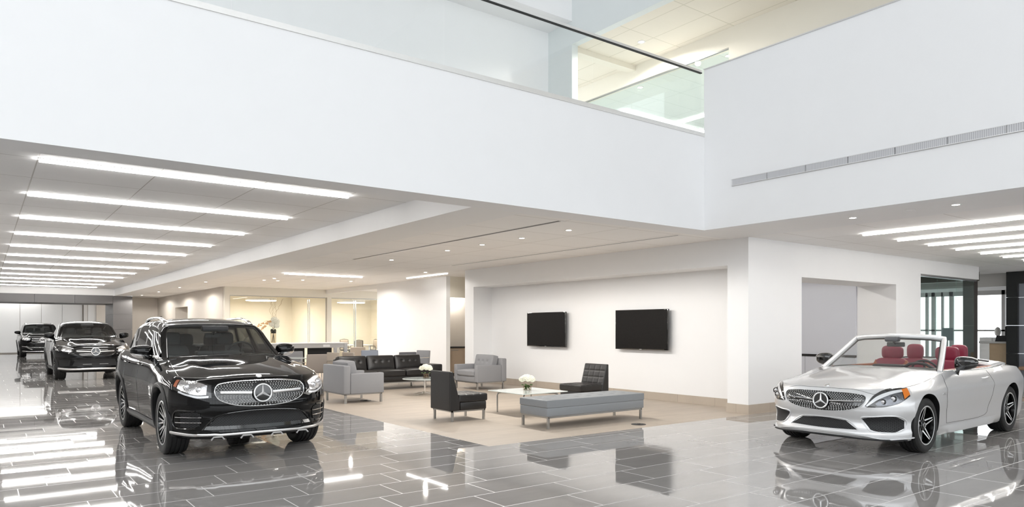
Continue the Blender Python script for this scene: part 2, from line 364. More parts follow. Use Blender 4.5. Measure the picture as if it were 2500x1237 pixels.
# wall behind the televisions, with its recess
struct('wall_lounge', [(10.58, 11.3, 7.31, 7.74, 0, 3.062), (10.58, 11.3, 15.83, 16.25, 0, 3.062), (10.58, 11.3, 7.74, 15.83, 2.59, 3.062), (11.18, 11.3, 7.74, 15.83, 0, 2.59)], Wm)
struct('baseboard_lounge', [(10.566, 10.58, 7.31, 7.74, 0, .155), (10.566, 11.18, 7.74, 7.754, 0, .155), (11.166, 11.18, 7.754, 15.83, 0, .155), (10.566, 10.58, 15.83, 16.25, 0, .155)], M['base'])
struct('wall_right', [(11.3, 12.24, 7.31, 8.17, 0, 3.055), (15.96, 17.14, 7.31, 8.17, 0, 3.055), (12.24, 15.96, 7.31, 8.17, 2.433, 3.055), (17.14, 20.43, 7.31, 7.5, 2.726, 3.055),
                      (15.96, 16.2, 8.17, 12.5, 0, 3.055), (11.3, 16.2, 12.5, 12.7, 0, 3.055), (11.3, 11.5, 8.17, 12.5, 0, 3.054)], Wm)
struct('ceiling.006', [(11.3, 16.2, 8.17, 12.7, 3.055, 3.2)], Cm)
struct('baseboard_right', [(10.566, 12.24, 7.296, 7.31, 0, .155), (15.96, 17.14, 7.296, 7.31, 0, .155)], M['basex'])
# far side of the lounge
struct('wall_conference', [(7.32, 7.5, 27.8, 28.0, 0, 3.062), (7.5, 11.36, 27.8, 28.0, 2.75, 3.062), (11.36, 11.54, 27.8, 28.0, 0, 3.062), (11.54, 15.5, 27.8, 28.0, 2.75, 3.062)], M['cream'])
struct('wall_far', [(7.3, 7.42, 28.0, 33.7, 0, 3.062), (7.3, 7.42, 36.2, 39.3, 0, 3.062), (7.3, 7.42, 40.05, 40.4, 0, 3.062), (7.3, 7.42, 33.7, 36.2, 2.46, 3.062), (7.3, 7.42, 39.3, 40.05, 2.1, 3.062), (5.84, 8.9, 40.4, 40.6, 0, 3.062), (7.42, 8.9, 36.2, 36.3, 0, 2.9), (8.9, 9.0, 33, 40.6, 0, 2.9)], M['beige'])
struct('wall_curved', [(11.3, 11.44, 18.4, 23.1, 0, 3.062), (11.44, 14.6, 23.0, 23.2, 0, 3.062), (11.3, 11.44, 23.1, 27.8, 2.9, 3.062)], Wm)
struct('wall_alcove', [(11.44, 14.6, 18.4, 18.55, 2.43, 3.062), (11.44, 14.6, 19.12, 19.27, 0, 2.6)], M['cream'])
struct('wall_passage', [(14.5, 14.7, 16.25, 19.1, 0, 3.062), (11.3, 14.7, 16.1, 16.25, 0, 3.062)], M['cream'])
# conference rooms
struct('wall_room', [(7.42, 15.5, 32.0, 32.2, 0, 2.95), (7.42, 7.5, 28.0, 32.0, 0, 2.95), (11.36, 11.54, 28, 32, 0, 2.95), (15.3, 15.5, 28.0, 32, 0, 2.95)], M['cream'])
struct('ceiling.007', [(7.42, 15.5, 28.0, 32.2, 2.95, 3.05)], M['cream'])
# the portal at the end of the lane and the wall of panels beyond
struct('wall_bulkhead', [(-8, 5.09, 38.5, 38.7, 3.05, 3.5)], Cm)
s = MB()
for i in range(8): s.box(5.02-1.56*(i+1)+.006, 5.02-1.56*i-.006, 38.48, 41.1, 2.663, 3.05)
tag(s.build('wall_portal', M['gpanel'], smooth=False), kind='structure')
s = MB()
for k in range(4): s.box(5.02, 5.84, 38.46, 41.1, k*.72+.004 if k else 0, min(3.05, (k+1)*.72-.004))
s.box(5.02, 5.84, 38.46, 41.1, 2.884, 3.03); s.box(5.06, 5.80, 38.5, 41.0, 0, 3.04)
tag(s.build('trim_2', M['gpanel'], smooth=False), kind='structure')
s = MB()
for i in range(12): s.box(4.99-1.06*(i+1)+.008, 4.99-1.06*i-.008, 51.0, 51.1, .06, 3.3)
s.box(5.28, 5.73, 51.0, 51.1, .06, 3.3)
tag(s.build('wall_panels', M['frost'], smooth=False), kind='structure')
struct('wall_end', [(-8, 9, 51.1, 51.3, 0, 3.4), (5.73, 9, 50.9, 51.1, 0, 3.4)], M['beige'])
struct('trim_3', [(5.04, 5.24, 50.85, 51.1, 0, 3.3)], M['satin'])
struct('ceiling.008', [(-8, 9, 41.0, 51.3, 3.3, 3.4)], Cm)
struct('wall_left', [(-8.2, -8, 7.24, 51.3, 0, 9.5)], Wm)
# upper storey
struct('wall_upper', [(-8, 8.95, 10.04, 10.74, 7.3, 9.5), (-8, 9.1, 10.74, 10.9, 4.5, 9.5)], Wm)
struct('wall_header', [(8.95, 9.1, 10.04, 10.74, 4.5, 9.5), (8.95, 9.1, -8, 10.04, 6.86, 9.5)], M['greyw'])
struct('ceiling.009', [(9.1, 10.8, -8, 16, 6.9, 7.05)], M['tileceil3'])
struct('trim_4', [(9.1, 10.8, 10.15, 10.35, 6.80, 6.9)], M['cream'])
struct('wall_gallery', [(10.8, 10.95, 7.87, 16, 6.553, 7.0), (10.8, 10.95, -8, 7.87, 4.5, 7.0), (9.1, 16, 16, 16.2, 4.5, 7.0)], M['cream'])
struct('ceiling.010', [(10.95, 20, 2, 16.2, 6.6, 6.75)], M['tileceil4'])
struct('wall_office', [(20, 20.2, 2, 16.2, 4.5, 6.7), (10.95, 20, 2, 2.2, 4.5, 6.7)], Wm)
# atrium roof and its glazed sides behind the camera
struct('ceiling', [(-8, 9.1, -8, 10.9, 9.5, 9.7)], Wm)
for nm, ax in (('window_1', 0), ('window_2', 1)):
    s = MB(); z0 = 1.1 if ax == 0 else 3.3
    for i in range(9):
        t = -8+i*17.29/8 if ax == 0 else -8+i*15.24/8
        if ax == 0: s.box(t-.04, t+.04, -8.1, -7.95, z0, 9.5)
        else: s.box(-8.1, -7.95, t-.04, t+.04, z0, 9.5)
    for z in (z0, 4.6, 6.9, 9.4):
        if ax == 0: s.box(-8, 9.29, -8.1, -7.95, z, z+.1)
        else: s.box(-8.1, -7.95, -8, 7.24, z, z+.1)
    tag(s.build(nm, M['satin'], smooth=False), kind='structure')
struct('wall_front_unseen', [(-8, 9.29, -8.2, -8.0, 0, 1.1)], M['lpanel'])  # unseen sill wall, added to keep bright glazing out of car front reflections
struct('wall_left.001', [(-8.2, -8, -8.2, 7.24, 0, 3.3)], M['lpanel'])  # unseen solid wall, added to dim what the car sides reflect
# glass balustrade
br = empty('glass_balustrade', (9.29, 7.3, 4.55), 0, 'frameless glass balustrade with steel handrail along the white balcony edge', 'balustrade')
def wb(name, boxes, m, parent, bevel=0, origin=None):
    s = MB(); ox, oy, oz = origin or parent.matrix_basis.translation
    for b in boxes: s.box(b[0]-ox, b[1]-ox, b[2]-oy, b[3]-oy, b[4]-oz, b[5]-oz)
    return s.build(name, m, parent, smooth=False, bevel=bevel)
wb('base_channel', [(-8, 9.29, 7.225, 7.33, 4.55, 4.61)], M['railalu'], br)
wb('handrail', [(-8, 9.27, 7.26, 7.31, 5.585, 5.62)], M['railalu'], br)
wb('rail_gasket', [(-8, 9.27, 7.262, 7.300, 5.572, 5.585)], M['slot'], br)
jx = [9.27, 6.88, 4.44, 1.98, -.47, -2.92, -5.37, -7.9]
for a, b in zip(jx[1:], jx[:-1]): wb('glass_pane', [(a+.005, b-.005, 7.279, 7.291, 4.61, 5.572)], M['glass'], br)
# glass wall of the gallery
gw = empty('glass_partition', (10.85, 7.87, 4.5), 0, 'tall clear glass partition on the upper gallery below the cream bulkhead', 'partition')
gy = [7.87, 9.06, 10.28, 11.5, 12.7, 13.9, 15.1]
for a, b in zip(gy[:-1], gy[1:]): wb('glass_pane', [(10.82, 10.832, a+.006, b-.006, 4.5, 6.53)], M['gglass'], gw)
wb('head_channel', [(10.80, 10.85, 7.87, 15.1, 6.53, 6.553)], M['steel'], gw)
# long slot grille on the white parapet
vg = empty('slot_grille', (9.28, 4, 3.75), 0, 'long white slotted air grille across the right hand white wall', 'vent')
def zy(py, px, x=9.29):
    r = (px-1250)/1726; y = (.8*x-r*.6*x)/(.6+r*.8); d = .6*x+.8*y; return y, 1.47-(py-802)*d/1726
y0_, zt_ = zy(439, 1789); _, zb_ = zy(453, 1789)
s = MB(); yy = y0_
k = 0
while yy > -1.5:
    s.box(-.012, 0, yy-.60-4, yy-4-.006, zb_-3.75, zt_-3.75); yy -= .61; k += 1
s.build('grille_face', M['vent'], vg, smooth=False)
s = MB(); s.box(-.016, 0, yy-4, y0_-4+.006, zt_-3.75, zt_-3.75+.008); s.box(-.016, 0, yy-4, y0_-4+.006, zb_-3.75-.008, zb_-3.75); s.build('frame', M['satin'], vg, smooth=False)
# ---------------------------------------------------------------- luminaires
ORD = ['first', 'second', 'third', 'fourth', 'fifth', 'sixth', 'seventh', 'eighth', 'ninth', 'tenth', 'eleventh', 'twelfth', 'thirteenth', 'fourteenth']
def linear(a, b, z, wdt, label, grp, m='strip', drop=.022):
    """fixture from a to b just under ceiling height z"""
    t = empty('linear_ceiling_light', (a[0], a[1], z), 0, label, 'ceiling light', grp)
    dx, dy = b[0]-a[0], b[1]-a[1]; h = wdt/2
    if abs(dx) > abs(dy): fr = (0, dx, -h-.012, h+.012); df = (.01, dx-.01, -h, h)
    else: fr = (-h-.012, h+.012, min(0, dy), max(0, dy)); df = (-h, h, min(0, dy)+.01, max(0, dy)-.01)
    s = MB(); s.box(*fr, -.008, .0); s.build('housing', M['whitelam'], t, smooth=False)
    s = MB(); s.box(*df, -.014-drop, -.008); s.build('diffuser', M[m], t, smooth=False)  # lens dropped below the housing so its glowing sides light the ceiling
    return t
for k in range(12):
    linear((.5, 9.43+2.5*k), (4.17, 9.43+2.5*k), 3.36, .055, ORD[k]+' linear light strip from the balcony edge in the left ceiling', 'linear lights over the car lane')
for k in range(7):
    linear((11.77+1.22*k, 5.93), (11.77+1.22*k, 2.27), 3.055, .045, ORD[k]+' linear light strip from the tan soffit above the silver convertible', 'linear lights over the convertible', 'stripr')
for k in range(11):  # unseen extra bank, added to brighten the lane ceiling
    linear((-5.2, 9.43+2.5*k), (-1.5, 9.43+2.5*k), 3.36, .055, ORD[k]+' added linear fill strip in the unseen outer bank beside the left wall', 'added fill lights in the outer bank')
linear((6.9, 20.03), (9.3, 20.03), 3.062, .06, 'single linear light strip in the lounge ceiling before the conference rooms', 'linear lights in the lounge', 'strip')
linear((10.6, 17.2), (10.6, 19.6), 3.062, .04, 'linear light strip grazing the lounge ceiling beside the curved white wall', 'linear lights in the lounge', 'stripdim')
linear((12.0, 11.7), (16.5, 11.7), 6.6, .13, 'upstairs linear light strip seen low through the balustrade glass', 'linear lights upstairs', 'stripdim')
linear((13.85, 11.55), (13.85, 8.0), 6.6, .13, 'upstairs linear light strip meeting another at a right angle', 'linear lights upstairs', 'stripdim')
for k in range(5):  # strips added to make the far panel wall bright
    linear((-3+0*k, 42.5+2*k), (3, 42.5+2*k), 3.3, .1, ORD[k]+' added linear fill strip in the room beyond the grey portal', 'added fill lights beyond the portal', 'stripfill')
def downlight(x, y, z, label, grp, on=True, r=.045, power=102):
    t = empty('recessed_downlight', (x, y, z), 0, label, 'downlight', grp)
    s = MB(); s.lathe([(r, -.002), (r, -.006), (r+.025, -.006), (r+.025, 0)], 20); s.build('trim_ring', M['whitelam'], t)
    s = MB(); s.disc((0, 0, -.004), r, .003, 20); s.build('lamp', M['down'] if on else M['whitelam'], t)
    if on and power:
        ld = bpy.data.lights.new('spot', 'SPOT'); ld.energy = power; ld.color = (1, .965, .91); ld.spot_size = math.radians(168); ld.spot_blend = .2; ld.shadow_soft_size = .05
        lo = bpy.data.objects.new('spot', ld); link(lo, t); lo.location = (0, 0, -.03)
    return t
for k, y in enumerate((8.58, 9.82, 11.05, 12.3, 14.75)):
    downlight(7.58, y, 3.062, ORD[k]+' recessed downlight from the balcony in the lounge ceiling row', 'lounge downlights')
for k, (x, y) in enumerate(((10.0, 17.4), (7.4, 23.4), (7.85, 23.4), (8.4, 22.6), (9.9, 22.2), (7.4, 22.4))):
    downlight(x, y, 3.062, ['recessed downlight in the lounge ceiling beside the curved wall corner', 'far left of the small downlights before the conference rooms', 'second small downlight before the conference rooms', 'third small downlight before the conference rooms', 'rightmost small downlight before the conference rooms', 'small downlight nearest the beam before the conference rooms'][k], 'lounge downlights', True, .045, 70)
for k, y in enumerate((25.5, 29.5, 33.5, 37.5)):  # added fill lamps that lift the dark far wall
    downlight(6.1, y, 3.062, ORD[k]+' of the added far fill downlights beside the long beam past the conference rooms', 'added far downlights', True, .045, 110)
for k, (x, y) in enumerate(((9.92, 5.14), (9.88, 4.35), (9.92, 3.81))):
    downlight(x, y, 3.05, ['lit downlight in the tan soffit nearest the balcony corner', 'dim unlit downlight between two lit ones in the tan soffit', 'lit downlight in the tan soffit furthest right'][k], 'soffit downlights', k != 1, .045, 25)
def at_up(px, py, z):
    d = 1726*(z-1.47)/(802-py); l = (px-1250)/1726*d; return .8*l+.6*d, -.6*l+.8*d
for k, (px, py, z) in enumerate(((1566, 102, 6.9), (1563, 213, 6.6), (1778, 136, 6.6))):
    x, y = at_up(px, py, z)
    downlight(x, y, z, ['downlight in the cream upper ceiling above the handrail', 'small downlight seen through the gallery glass below the bulkhead', 'downlight beside the top right corner of the gallery glass'][k], 'upstairs downlights', True, .05, 95)
# ceiling slot diffusers
for k, x in enumerate((6.84, 9.5)):
    t = empty('slot_diffuser', (x, 7.9, 3.062), 0, 'long dark slot diffuser in the lounge ceiling '+('nearest the beam' if k == 0 else 'nearest the television wall'), 'vent', 'lounge slot diffusers')
    s = MB(); s.box(-.06, .06, 0, 7.3, -.004, 0); s.build('frame', M['whitelam'], t, smooth=False)
    s = MB()
    for q in ((-.04, -.024), (-.008, .008)) if k == 0 else ((-.03, -.016),): s.box(q[0], q[1], .03, 7.27, -.006, -.003)
    s.build('slot', M['slot'], t, smooth=False)
# ---------------------------------------------------------------- cars
def pch(pts):
    xs = np.array([p[0] for p in pts], float); ys = np.array([p[1] for p in pts], float)
    h = np.diff(xs); d = np.diff(ys)/h; m = np.zeros(len(xs)); m[0] = d[0]; m[-1] = d[-1]
    for i in range(1, len(xs)-1):
        m[i] = 0 if d[i-1]*d[i] <= 0 else 3*(h[i-1]+h[i])/((2*h[i]+h[i-1])/d[i-1]+(h[i]+2*h[i-1])/d[i])
    def f(x):
        x = min(max(x, xs[0]), xs[-1]); i = min(max(int(np.searchsorted(xs, x))-1, 0), len(xs)-2); t = (x-xs[i])/h[i]
        return float((2*t**3-3*t*t+1)*ys[i]+(t**3-2*t*t+t)*h[i]*m[i]+(-2*t**3+3*t*t)*ys[i+1]+(t**3-t*t)*h[i]*m[i+1])
    return f
def boolean(o, cutters, name):
    for c in cutters:
        m = o.modifiers.new('b', 'BOOLEAN'); m.operation = 'DIFFERENCE'; m.solver = 'EXACT'; m.object = c
        try: m.material_mode = 'TRANSFER'
        except Exception: pass
    bpy.context.view_layer.update(); dg = bpy.context.evaluated_depsgraph_get()
    me = bpy.data.meshes.new_from_object(o.evaluated_get(dg), depsgraph=dg); me.name = name
    o.modifiers.clear(); old = o.data; o.data = me
    for c in cutters: bpy.data.objects.remove(c)
    return o
class Car:
    """car-local frame while building: x lateral (+x = world side when facing -y), nose at y=0, rear at y=L"""
    def __init__(s, S, loc, rz, name, label, cat='car'):
        s.S = S; L = S['L']
        s.root = empty(name, (0, 0, 0), 0, label, cat); s.paint = M[S['paint']]
        s.top = pch(S['top']); s.W = pch(S['W']); s.side = pch(S['side']); s.nose = pch(S['nose']); s.bot = pch(S['bot'])
        s.crown = pch(S['crown']); s.tail = pch(S['tail'])
        pl, pk = S['plan']
        def body(u, v, w):
            au = abs(u)
            yf = s.nose(w)+pl*au**2+pk*au**5; yr = L-s.tail(w)-.06*au**2-.26*au**6
            y = yf+(yr-yf)*v; zb = s.bot(y); zt = s.top(y)-s.crown(y)*au**2.4
            if y < S['cowl'] and S.get('ridge'): zt += S['ridge']*math.exp(-((au-.62)/.10)**2)*min(1, max(0, (y-.15)/.5))*min(1, max(0, (S['cowl']+.1-y)/.3))
            z = zb+(zt-zb)*w; x = u*s.W(y)*s.side(w)
            if au > .98:
                # character line and sill undercut
                x += math.copysign(1, u)*S.get('crease', 0)*(math.exp(-((z-S['crz'])/.05)**2))*min(1, max(0, (y-.5)/.6))*min(1, max(0, (L-.2-y)/.6))
            return (x, y, z)
        nu, nv, nw = S.get('res', (48, 120, 30))
        us = [math.sin(t*PI/2)*.45+t*.55 for t in (2*i/nu-1 for i in range(nu+1))]
        vs = [.55*t+.45*(.5-.5*math.cos(PI*t)) for t in (i/nv for i in range(nv+1))]
        ws = [.7*t+.3*(.5-.5*math.cos(PI*t)) for t in (i/nw for i in range(nw+1))]
        V, F, P = dbox(nu, nv, nw, body, us, vs, ws)
        s.bvh = BVHTree.FromPolygons([Vector(p) for p in V], F)
        b = MB(); b.add(V, F); s.body = b.build('body', [s.paint], s.root, ang=50)
        # wheel wells and cockpit
        cut = []
        for ya in (S['ax1'], S['ax2']):
            for sx in (-1, 1):
                c = MB(); c.lathe([(.0001, 0), (S['arch'], 0), (S['arch'], .5), (.0001, .5)], 48, 0, 'X', (S['hw']-.38 if sx > 0 else -S['hw']-.12, ya, S['wr']+S.get('archdz', .01)))
                cut.append(c.build('cutter', [M['plastic']], None, ang=40))
        a, bb, hw_, zz = S['pit']
        c = MB(); c.rbox(-hw_, hw_, a, bb, zz, 2.5, .08, 3); cut.append(c.build('cutter', [M[S['intmat']]], None))
        boolean(s.body, cut, 'body'); me = s.body.data
        me.polygons.foreach_set('use_smooth', [True]*len(me.polygons)); me.set_sharp_from_angle(angle=math.radians(42))
    def p3(s, x, y, z, off=.004, yc=None):
        """point of the shell hit from the core towards (x,y,z)"""
        yc = s.S.get('core', .9) if yc is None else yc
        o = Vector((0, yc, z)); d = (Vector((x, y, z))-o); d.z = 0; d.normalize()
        h, n, i, t = s.bvh.ray_cast(o, d); k = 0
        while (h is None or abs(n.z) > .78) and k < 24:
            k += 1; o.z -= .008; h, n, i, t = s.bvh.ray_cast(o, d)
        if h is None: return Vector((x, y, z))
        if n.dot(d) < 0: n = -n
        return h+n*off
    def ps(s, sx, y, z, off=.004):
        h, n, i, t = s.bvh.ray_cast(Vector((0, y, z)), Vector((sx, 0, 0)))
        if h is None: return Vector((sx*s.S['hw'], y, z))
        if n.x*sx < 0: n = -n
        return h+n*off
    def pt(s, x, y, off=.003):
        h, n, i, t = s.bvh.ray_cast(Vector((x, y, 3)), Vector((0, 0, -1)))
        if h is None: return Vector((x, y, 1))
        return h+(n if n.z > 0 else -n)*off
    def yguess(s, x):
        pl, pk = s.S['plan']; u = min(1, abs(x)/s.W(.35)); return pl*u*u+pk*u**5
    def patch(s, top, botm, mt, name, n=24, m=8, off=.004, parent=None, mirror=False, sx=1, back=0, smooth=True):
        """front-view strip between two polylines of (x,z)"""
        ft = pch(top) if top[0][0] < top[-1][0] else None; fb = pch(botm)
        x0 = max(top[0][0], botm[0][0]); b = MB()
        objs = []
        for sg in ((1, -1) if mirror else (sx,)):
            V = []
            for i in range(n+1):
                t = .5-.5*math.cos(PI*i/n) if mirror or top[0][0]*top[-1][0] < 0 else i/n; xt = top[0][0]+(top[-1][0]-top[0][0])*t; xb = botm[0][0]+(botm[-1][0]-botm[0][0])*t
                zt, zb = ft(xt), fb(xb)
                for j in range(m+1):
                    q = j/m; x = xb+(xt-xb)*q; z = zb+(zt-zb)*q
                    V.append(s.p3(sg*x, s.yguess(x), z, off))
            k = len(V)
            F = [(i*(m+1)+j, (i+1)*(m+1)+j, (i+1)*(m+1)+j+1, i*(m+1)+j+1) for i in range(n) for j in range(m)]
            if back:
                V += [s.p3(p.x, p.y, p.z, -back) for p in V[:k]]
                rim = [i*(m+1) for i in range(n+1)]+[n*(m+1)+j for j in range(1, m+1)]+[i*(m+1)+m for i in range(n-1, -1, -1)]+[j for j in range(m-1, 0, -1)]
                for a in range(len(rim)):
                    c, d = rim[a], rim[(a+1) % len(rim)]; F.append((c, d, d+k, c+k))
            b = MB(); b.add(V, F); objs.append(b.build(name, mt, parent or s.root, smooth=smooth))
        return objs
    def path(s, pts, r, mt, name, off=.004, n=8, mirror=False, parent=None, up=None, sub=6, side=None):
        out = []
        for sg in ((1, -1) if mirror else (1,)):
            q = []; N_ = len(pts); cl = pts[0] == pts[-1]
            for k in range(N_-1):
                p1, p2 = pts[k], pts[k+1]
                p0 = pts[k-1] if k > 0 else (pts[-2] if cl else p1); p3_ = pts[k+2] if k+2 < N_ else (pts[1] if cl else p2)
                for t_ in range(sub):
                    t = t_/sub; q.append(tuple(.5*(2*p1[i]+(p2[i]-p0[i])*t+(2*p0[i]-5*p1[i]+4*p2[i]-p3_[i])*t*t+(3*p1[i]-p0[i]-3*p2[i]+p3_[i])*t**3) for i in range(2)))
            q.append(pts[-1])
            if side is None: P = [s.p3(sg*x, s.yguess(x), z, off) for x, z in q]
            elif side == 'S': P = [s.ps(sg, y, z, off) for y, z in q]
            else: P = [s.pt(sg*x, y, off) for x, y in q]
            b = MB(); b.tube(P, r, n, up=up); out.append(b.build(name, mt, parent or s.root))
        return out
    def cabin(s):
        S = s.S; C = S['cab']; roof = pch(C['roof']); Wc = pch(C['W']); wb_, wt_ = C['wb'], C['wt']
        yb0, yt0, yb1, yt1 = C['front'][0], C['front'][1], C['rear'][0], C['rear'][1]
        def fn(u, v, w):
            au = abs(u); yf = yb0+(yt0-yb0)*(w**.92)+C['bow']*au**2; yr = yb1+(yt1-yb1)*(w**C.get('rexp', 1.1))-.08*au**3
            y = yf+(yr-yf)*v; zb = s.top(y)-s.crown(y)*.55*au**2-.03; zt = roof(y)-.05*au**2.5
            z = zb+(zt-zb)*w
            wd = wb_+(wt_-wb_)*w-.05*max(0, (w-.8)/.2)**2
            x = u*wd*Wc(y)
            return (x, y, z)
        nu, nv, nw = 40, 80, 20
        V, F, P = dbox(nu, nv, nw, fn, skip='D')
        fr = MB(); G = {}
        vw = C['vwin']
        for f, (sd, u, v, w_) in zip(F, P):
            k = None
            if sd == 'F' and abs(u) < .88 and .0 < w_ < .94: k = 'windscreen'
            elif sd == 'B' and abs(u) < .86 and .12 < w_ < .86: k = 'rear_window'
            elif sd in 'LR':
                for i, (a, b_, w0, w1) in enumerate(vw):
                    if a < v < b_ and w0 < w_ < w1: k = 'side_window_%s%d' % (sd, i)
            if k: G.setdefault(k, []).append(f)
            else: fr.f.append(f); fr.m.append(0)
        fr.v = V; o = fr.build('roof_frame', s.paint, s.root, ang=40)
        sm = o.modifiers.new('solid', 'SOLIDIFY'); sm.thickness = .03; sm.offset = -1
        for k, fs in G.items():
            used = sorted({i for f in fs for i in f}); mp = {a: b_ for b_, a in enumerate(used)}
            b_ = MB(); b_.add([V[i] for i in used], [[mp[i] for i in f] for f in fs])
            nm = 'side_window' if k.startswith('side') else k
            b_.build(nm, M['wglass'] if nm == 'windscreen' else M['sglass'], s.root)
        s.cabfn = fn
        # window surround line
        return fn
    def wheels(s):
        S = s.S; R, wd, rr = S['wr'], S['tw'], S['rimr']
        proto = None
        hw = wd/2
        t = MB(); pr = [(rr-.012, hw*.86), (rr+.006, hw*.93), (rr+.02, hw*.97), ((rr+R)/2, hw*1.02), (R-.03, hw*.99), (R-.014, hw*.93), (R-.004, hw*.84)]
        for g in (.56, .19, -.19, -.56):
            a = hw*g; pr += [(R, a+.008), (R-.009, a+.005), (R-.009, a-.005), (R, a-.008)]
        pr += [(R-.004, -hw*.84), (R-.014, -hw*.93), (R-.03, -hw*.99), ((rr+R)/2, -hw*1.02), (rr, -hw*.9), (rr-.03, -hw*.6)]
        t.lathe(pr, 64, 0, 'X')
        tyre = t.build('wheel', M['rubber'], s.root, ang=30)
        b = MB(); b.lathe([(rr-.012, hw*.86), (rr-.002, hw*.93), (rr-.010, hw*.95), (rr-.022, hw*.90), (rr-.03, hw*.5), (rr-.045, -hw*.6), (.05, -hw*.65)], 48, 0, 'X'); b.build('rim_barrel', M['rimblack'], tyre)
        b = MB(); b.lathe([(rr-.002, hw*.935), (rr-.006, hw*.955), (rr-.016, hw*.94)], 48, 0, 'X'); b.build('rim_edge', M['rimface'], tyre)
        b = MB(); b.disc((-.02, 0, 0), rr*.66, .03, 32, 0, 'X'); b.build('brake_disc', M['disc'], tyre)
        b = MB(); xo = hw*.74
        def spoke(a0, a1, r0, r1, w0, w1, x0, x1):
            """slab between polar points, silver outer face, black sides"""
            p0 = Vector((0, r0*math.cos(a0), r0*math.sin(a0))); p1 = Vector((0, r1*math.cos(a1), r1*math.sin(a1)))
            t_ = (p1-p0).normalized(); nrm = Vector((0, -t_.z, t_.y))
            for e, mi, dx in ((.004, 0, 0), (0, 1, .002)):
                v = []
                for p, w_, xx in ((p0, w0, x0), (p1, w1, x1)):
                    for sg in (-1, 1):
                        for dp in (0, -.03 if mi == 0 else -.001): v.append(p+nrm*sg*(w_+e)+Vector((xx+dx+dp, 0, 0)))
                b.add(v, [(0, 2, 6, 4), (1, 5, 7, 3), (0, 4, 5, 1), (2, 3, 7, 6), (4, 6, 7, 5), (0, 1, 3, 2)], mi)
        if S['spokes'] == 'multi':
            for i in range(10):
                a = 2*PI*i/10
                spoke(a, a+.14, .05, rr-.014, .011, .007, xo-.02, xo+.012); spoke(a, a-.14, .05, rr-.014, .011, .007, xo-.02, xo+.012)
        elif S['spokes'] == 'twin':
            for i in range(5):
                a = 2*PI*i/5+PI/2
                for sg in (-1, 1): spoke(a+sg*.60, a+sg*.050, .058, rr-.012, .010, .0055, xo-.03, xo+.012)
        else:
            for i in range(5):
                a = 2*PI*i/5+PI/2
                for sg in (-1, 1): spoke(a+sg*.30, a+sg*.14, .06, rr-.014, .020, .018, xo-.03, xo+.012)
        b.build('spokes', [M['rimblack'], M['rimface']], tyre, ang=20)
        b = MB(); b.lathe([(.0001, xo), (.03, xo), (.036, xo-.006), (.066, xo-.014), (.07, xo-.04)], 24, 0, 'X'); b.lathe([(.024, xo+.002), (.03, xo+.003), (.031, xo-.001)], 24, 1, 'X')
        b.build('hub_cap', [M['rimblack'], M['rimface']], tyre)
        first = True
        for ya in (S['ax1'], S['ax2']):
            for sx in (-1, 1):
                o = tyre if first else copy_tree(tyre, s.root); first = False
                o.location = (sx*(S['hw']-S.get('winset', .045)-hw), ya, R); o.rotation_euler = (0, 0, 0 if sx > 0 else PI)
                if S.get('steer') and ya == S['ax1']: o.rotation_euler[2] += S['steer']
    def star(s, x, z, r, off=.03, parent=None, tiltx=.06):
        """three-pointed star in a ring"""
        c = s.p3(x, s.yguess(x), z, off)
        t = bpy.data.objects.new('emblem', None)
        b = MB()
        n = 48; ring = []
        for i in range(n+1):
            a = 2*PI*i/n; ring.append((r*math.cos(a), 0, r*math.sin(a)))
        V = []; F = []; k = 10
        for i in range(n):
            a = 2*PI*i/n
            for j in range(k):
                q = 2*PI*j/k; rr = r+.009*math.cos(q)*(r/.1); V.append((rr*math.cos(a), -.008*math.sin(q), rr*math.sin(a)))
        for i in range(n):
            for j in range(k): F.append((i*k+j, ((i+1) % n)*k+j, ((i+1) % n)*k+(j+1) % k, i*k+(j+1) % k))
        b.add(V, F)
        for i in range(3):
            a = PI/2+i*2*PI/3; d = Vector((math.cos(a), 0, math.sin(a))); nn = Vector((-math.sin(a), 0, math.cos(a)))
            l1 = d.normalized()*r*.97; w0 = r*.155
            hub1 = Vector((math.cos(a-PI/3), 0, math.sin(a-PI/3)))*r*.16; hub2 = Vector((math.cos(a+PI/3), 0, math.sin(a+PI/3)))*r*.16
            o_ = Vector((0, -.016*r/.1, 0)); back = Vector((0, .006, 0))
            b.add([o_, hub1, l1+nn*-.004, l1+Vector((0, -.004, 0)), l1+nn*.004, hub2, back], [(0, 1, 2, 3), (0, 3, 4, 5), (1, 6, 5), (1, 2, 4, 5)])
        e = b.build('emblem', M['pin'], parent or s.root, ang=25); e.location = c; e.rotation_euler = (-tiltx, 0, 0)
        d = MB(); d.lathe([(.0001, .004), (r*.98, .004), (r*.98, .02)], 40, 0, 'Y'); d.build('emblem_disc', s.S['discmat'], e)
        return e
    def badge(s, y, m):
        h, n, i, t = s.bvh.ray_cast(Vector((0, y, 3)), Vector((0, 0, -1))); n = n if n.z > 0 else -n
        b = MB(); b.lathe([(.0001, .006), (.022, .006), (.025, .009), (.031, .008), (.034, .002), (.034, -.006)], 28, 0, 'Z')
        o = b.build('bonnet_badge', m, s.root); o.location = h+n*.002; o.rotation_euler = n.to_track_quat('Z', 'Y').to_euler()
    def finish(s, loc, rz):
        # move the origin to the middle of the car on the floor
        L = s.S['L']; 
        for ch in s.root.children: ch.location = ch.location+Vector((0, -L/2, 0))
        s.root.rotation_euler = (0, 0, rz)
        s.root.location = Vector(loc)+Matrix.Rotation(rz, 3, 'Z') @ Vector((0, L/2, 0))
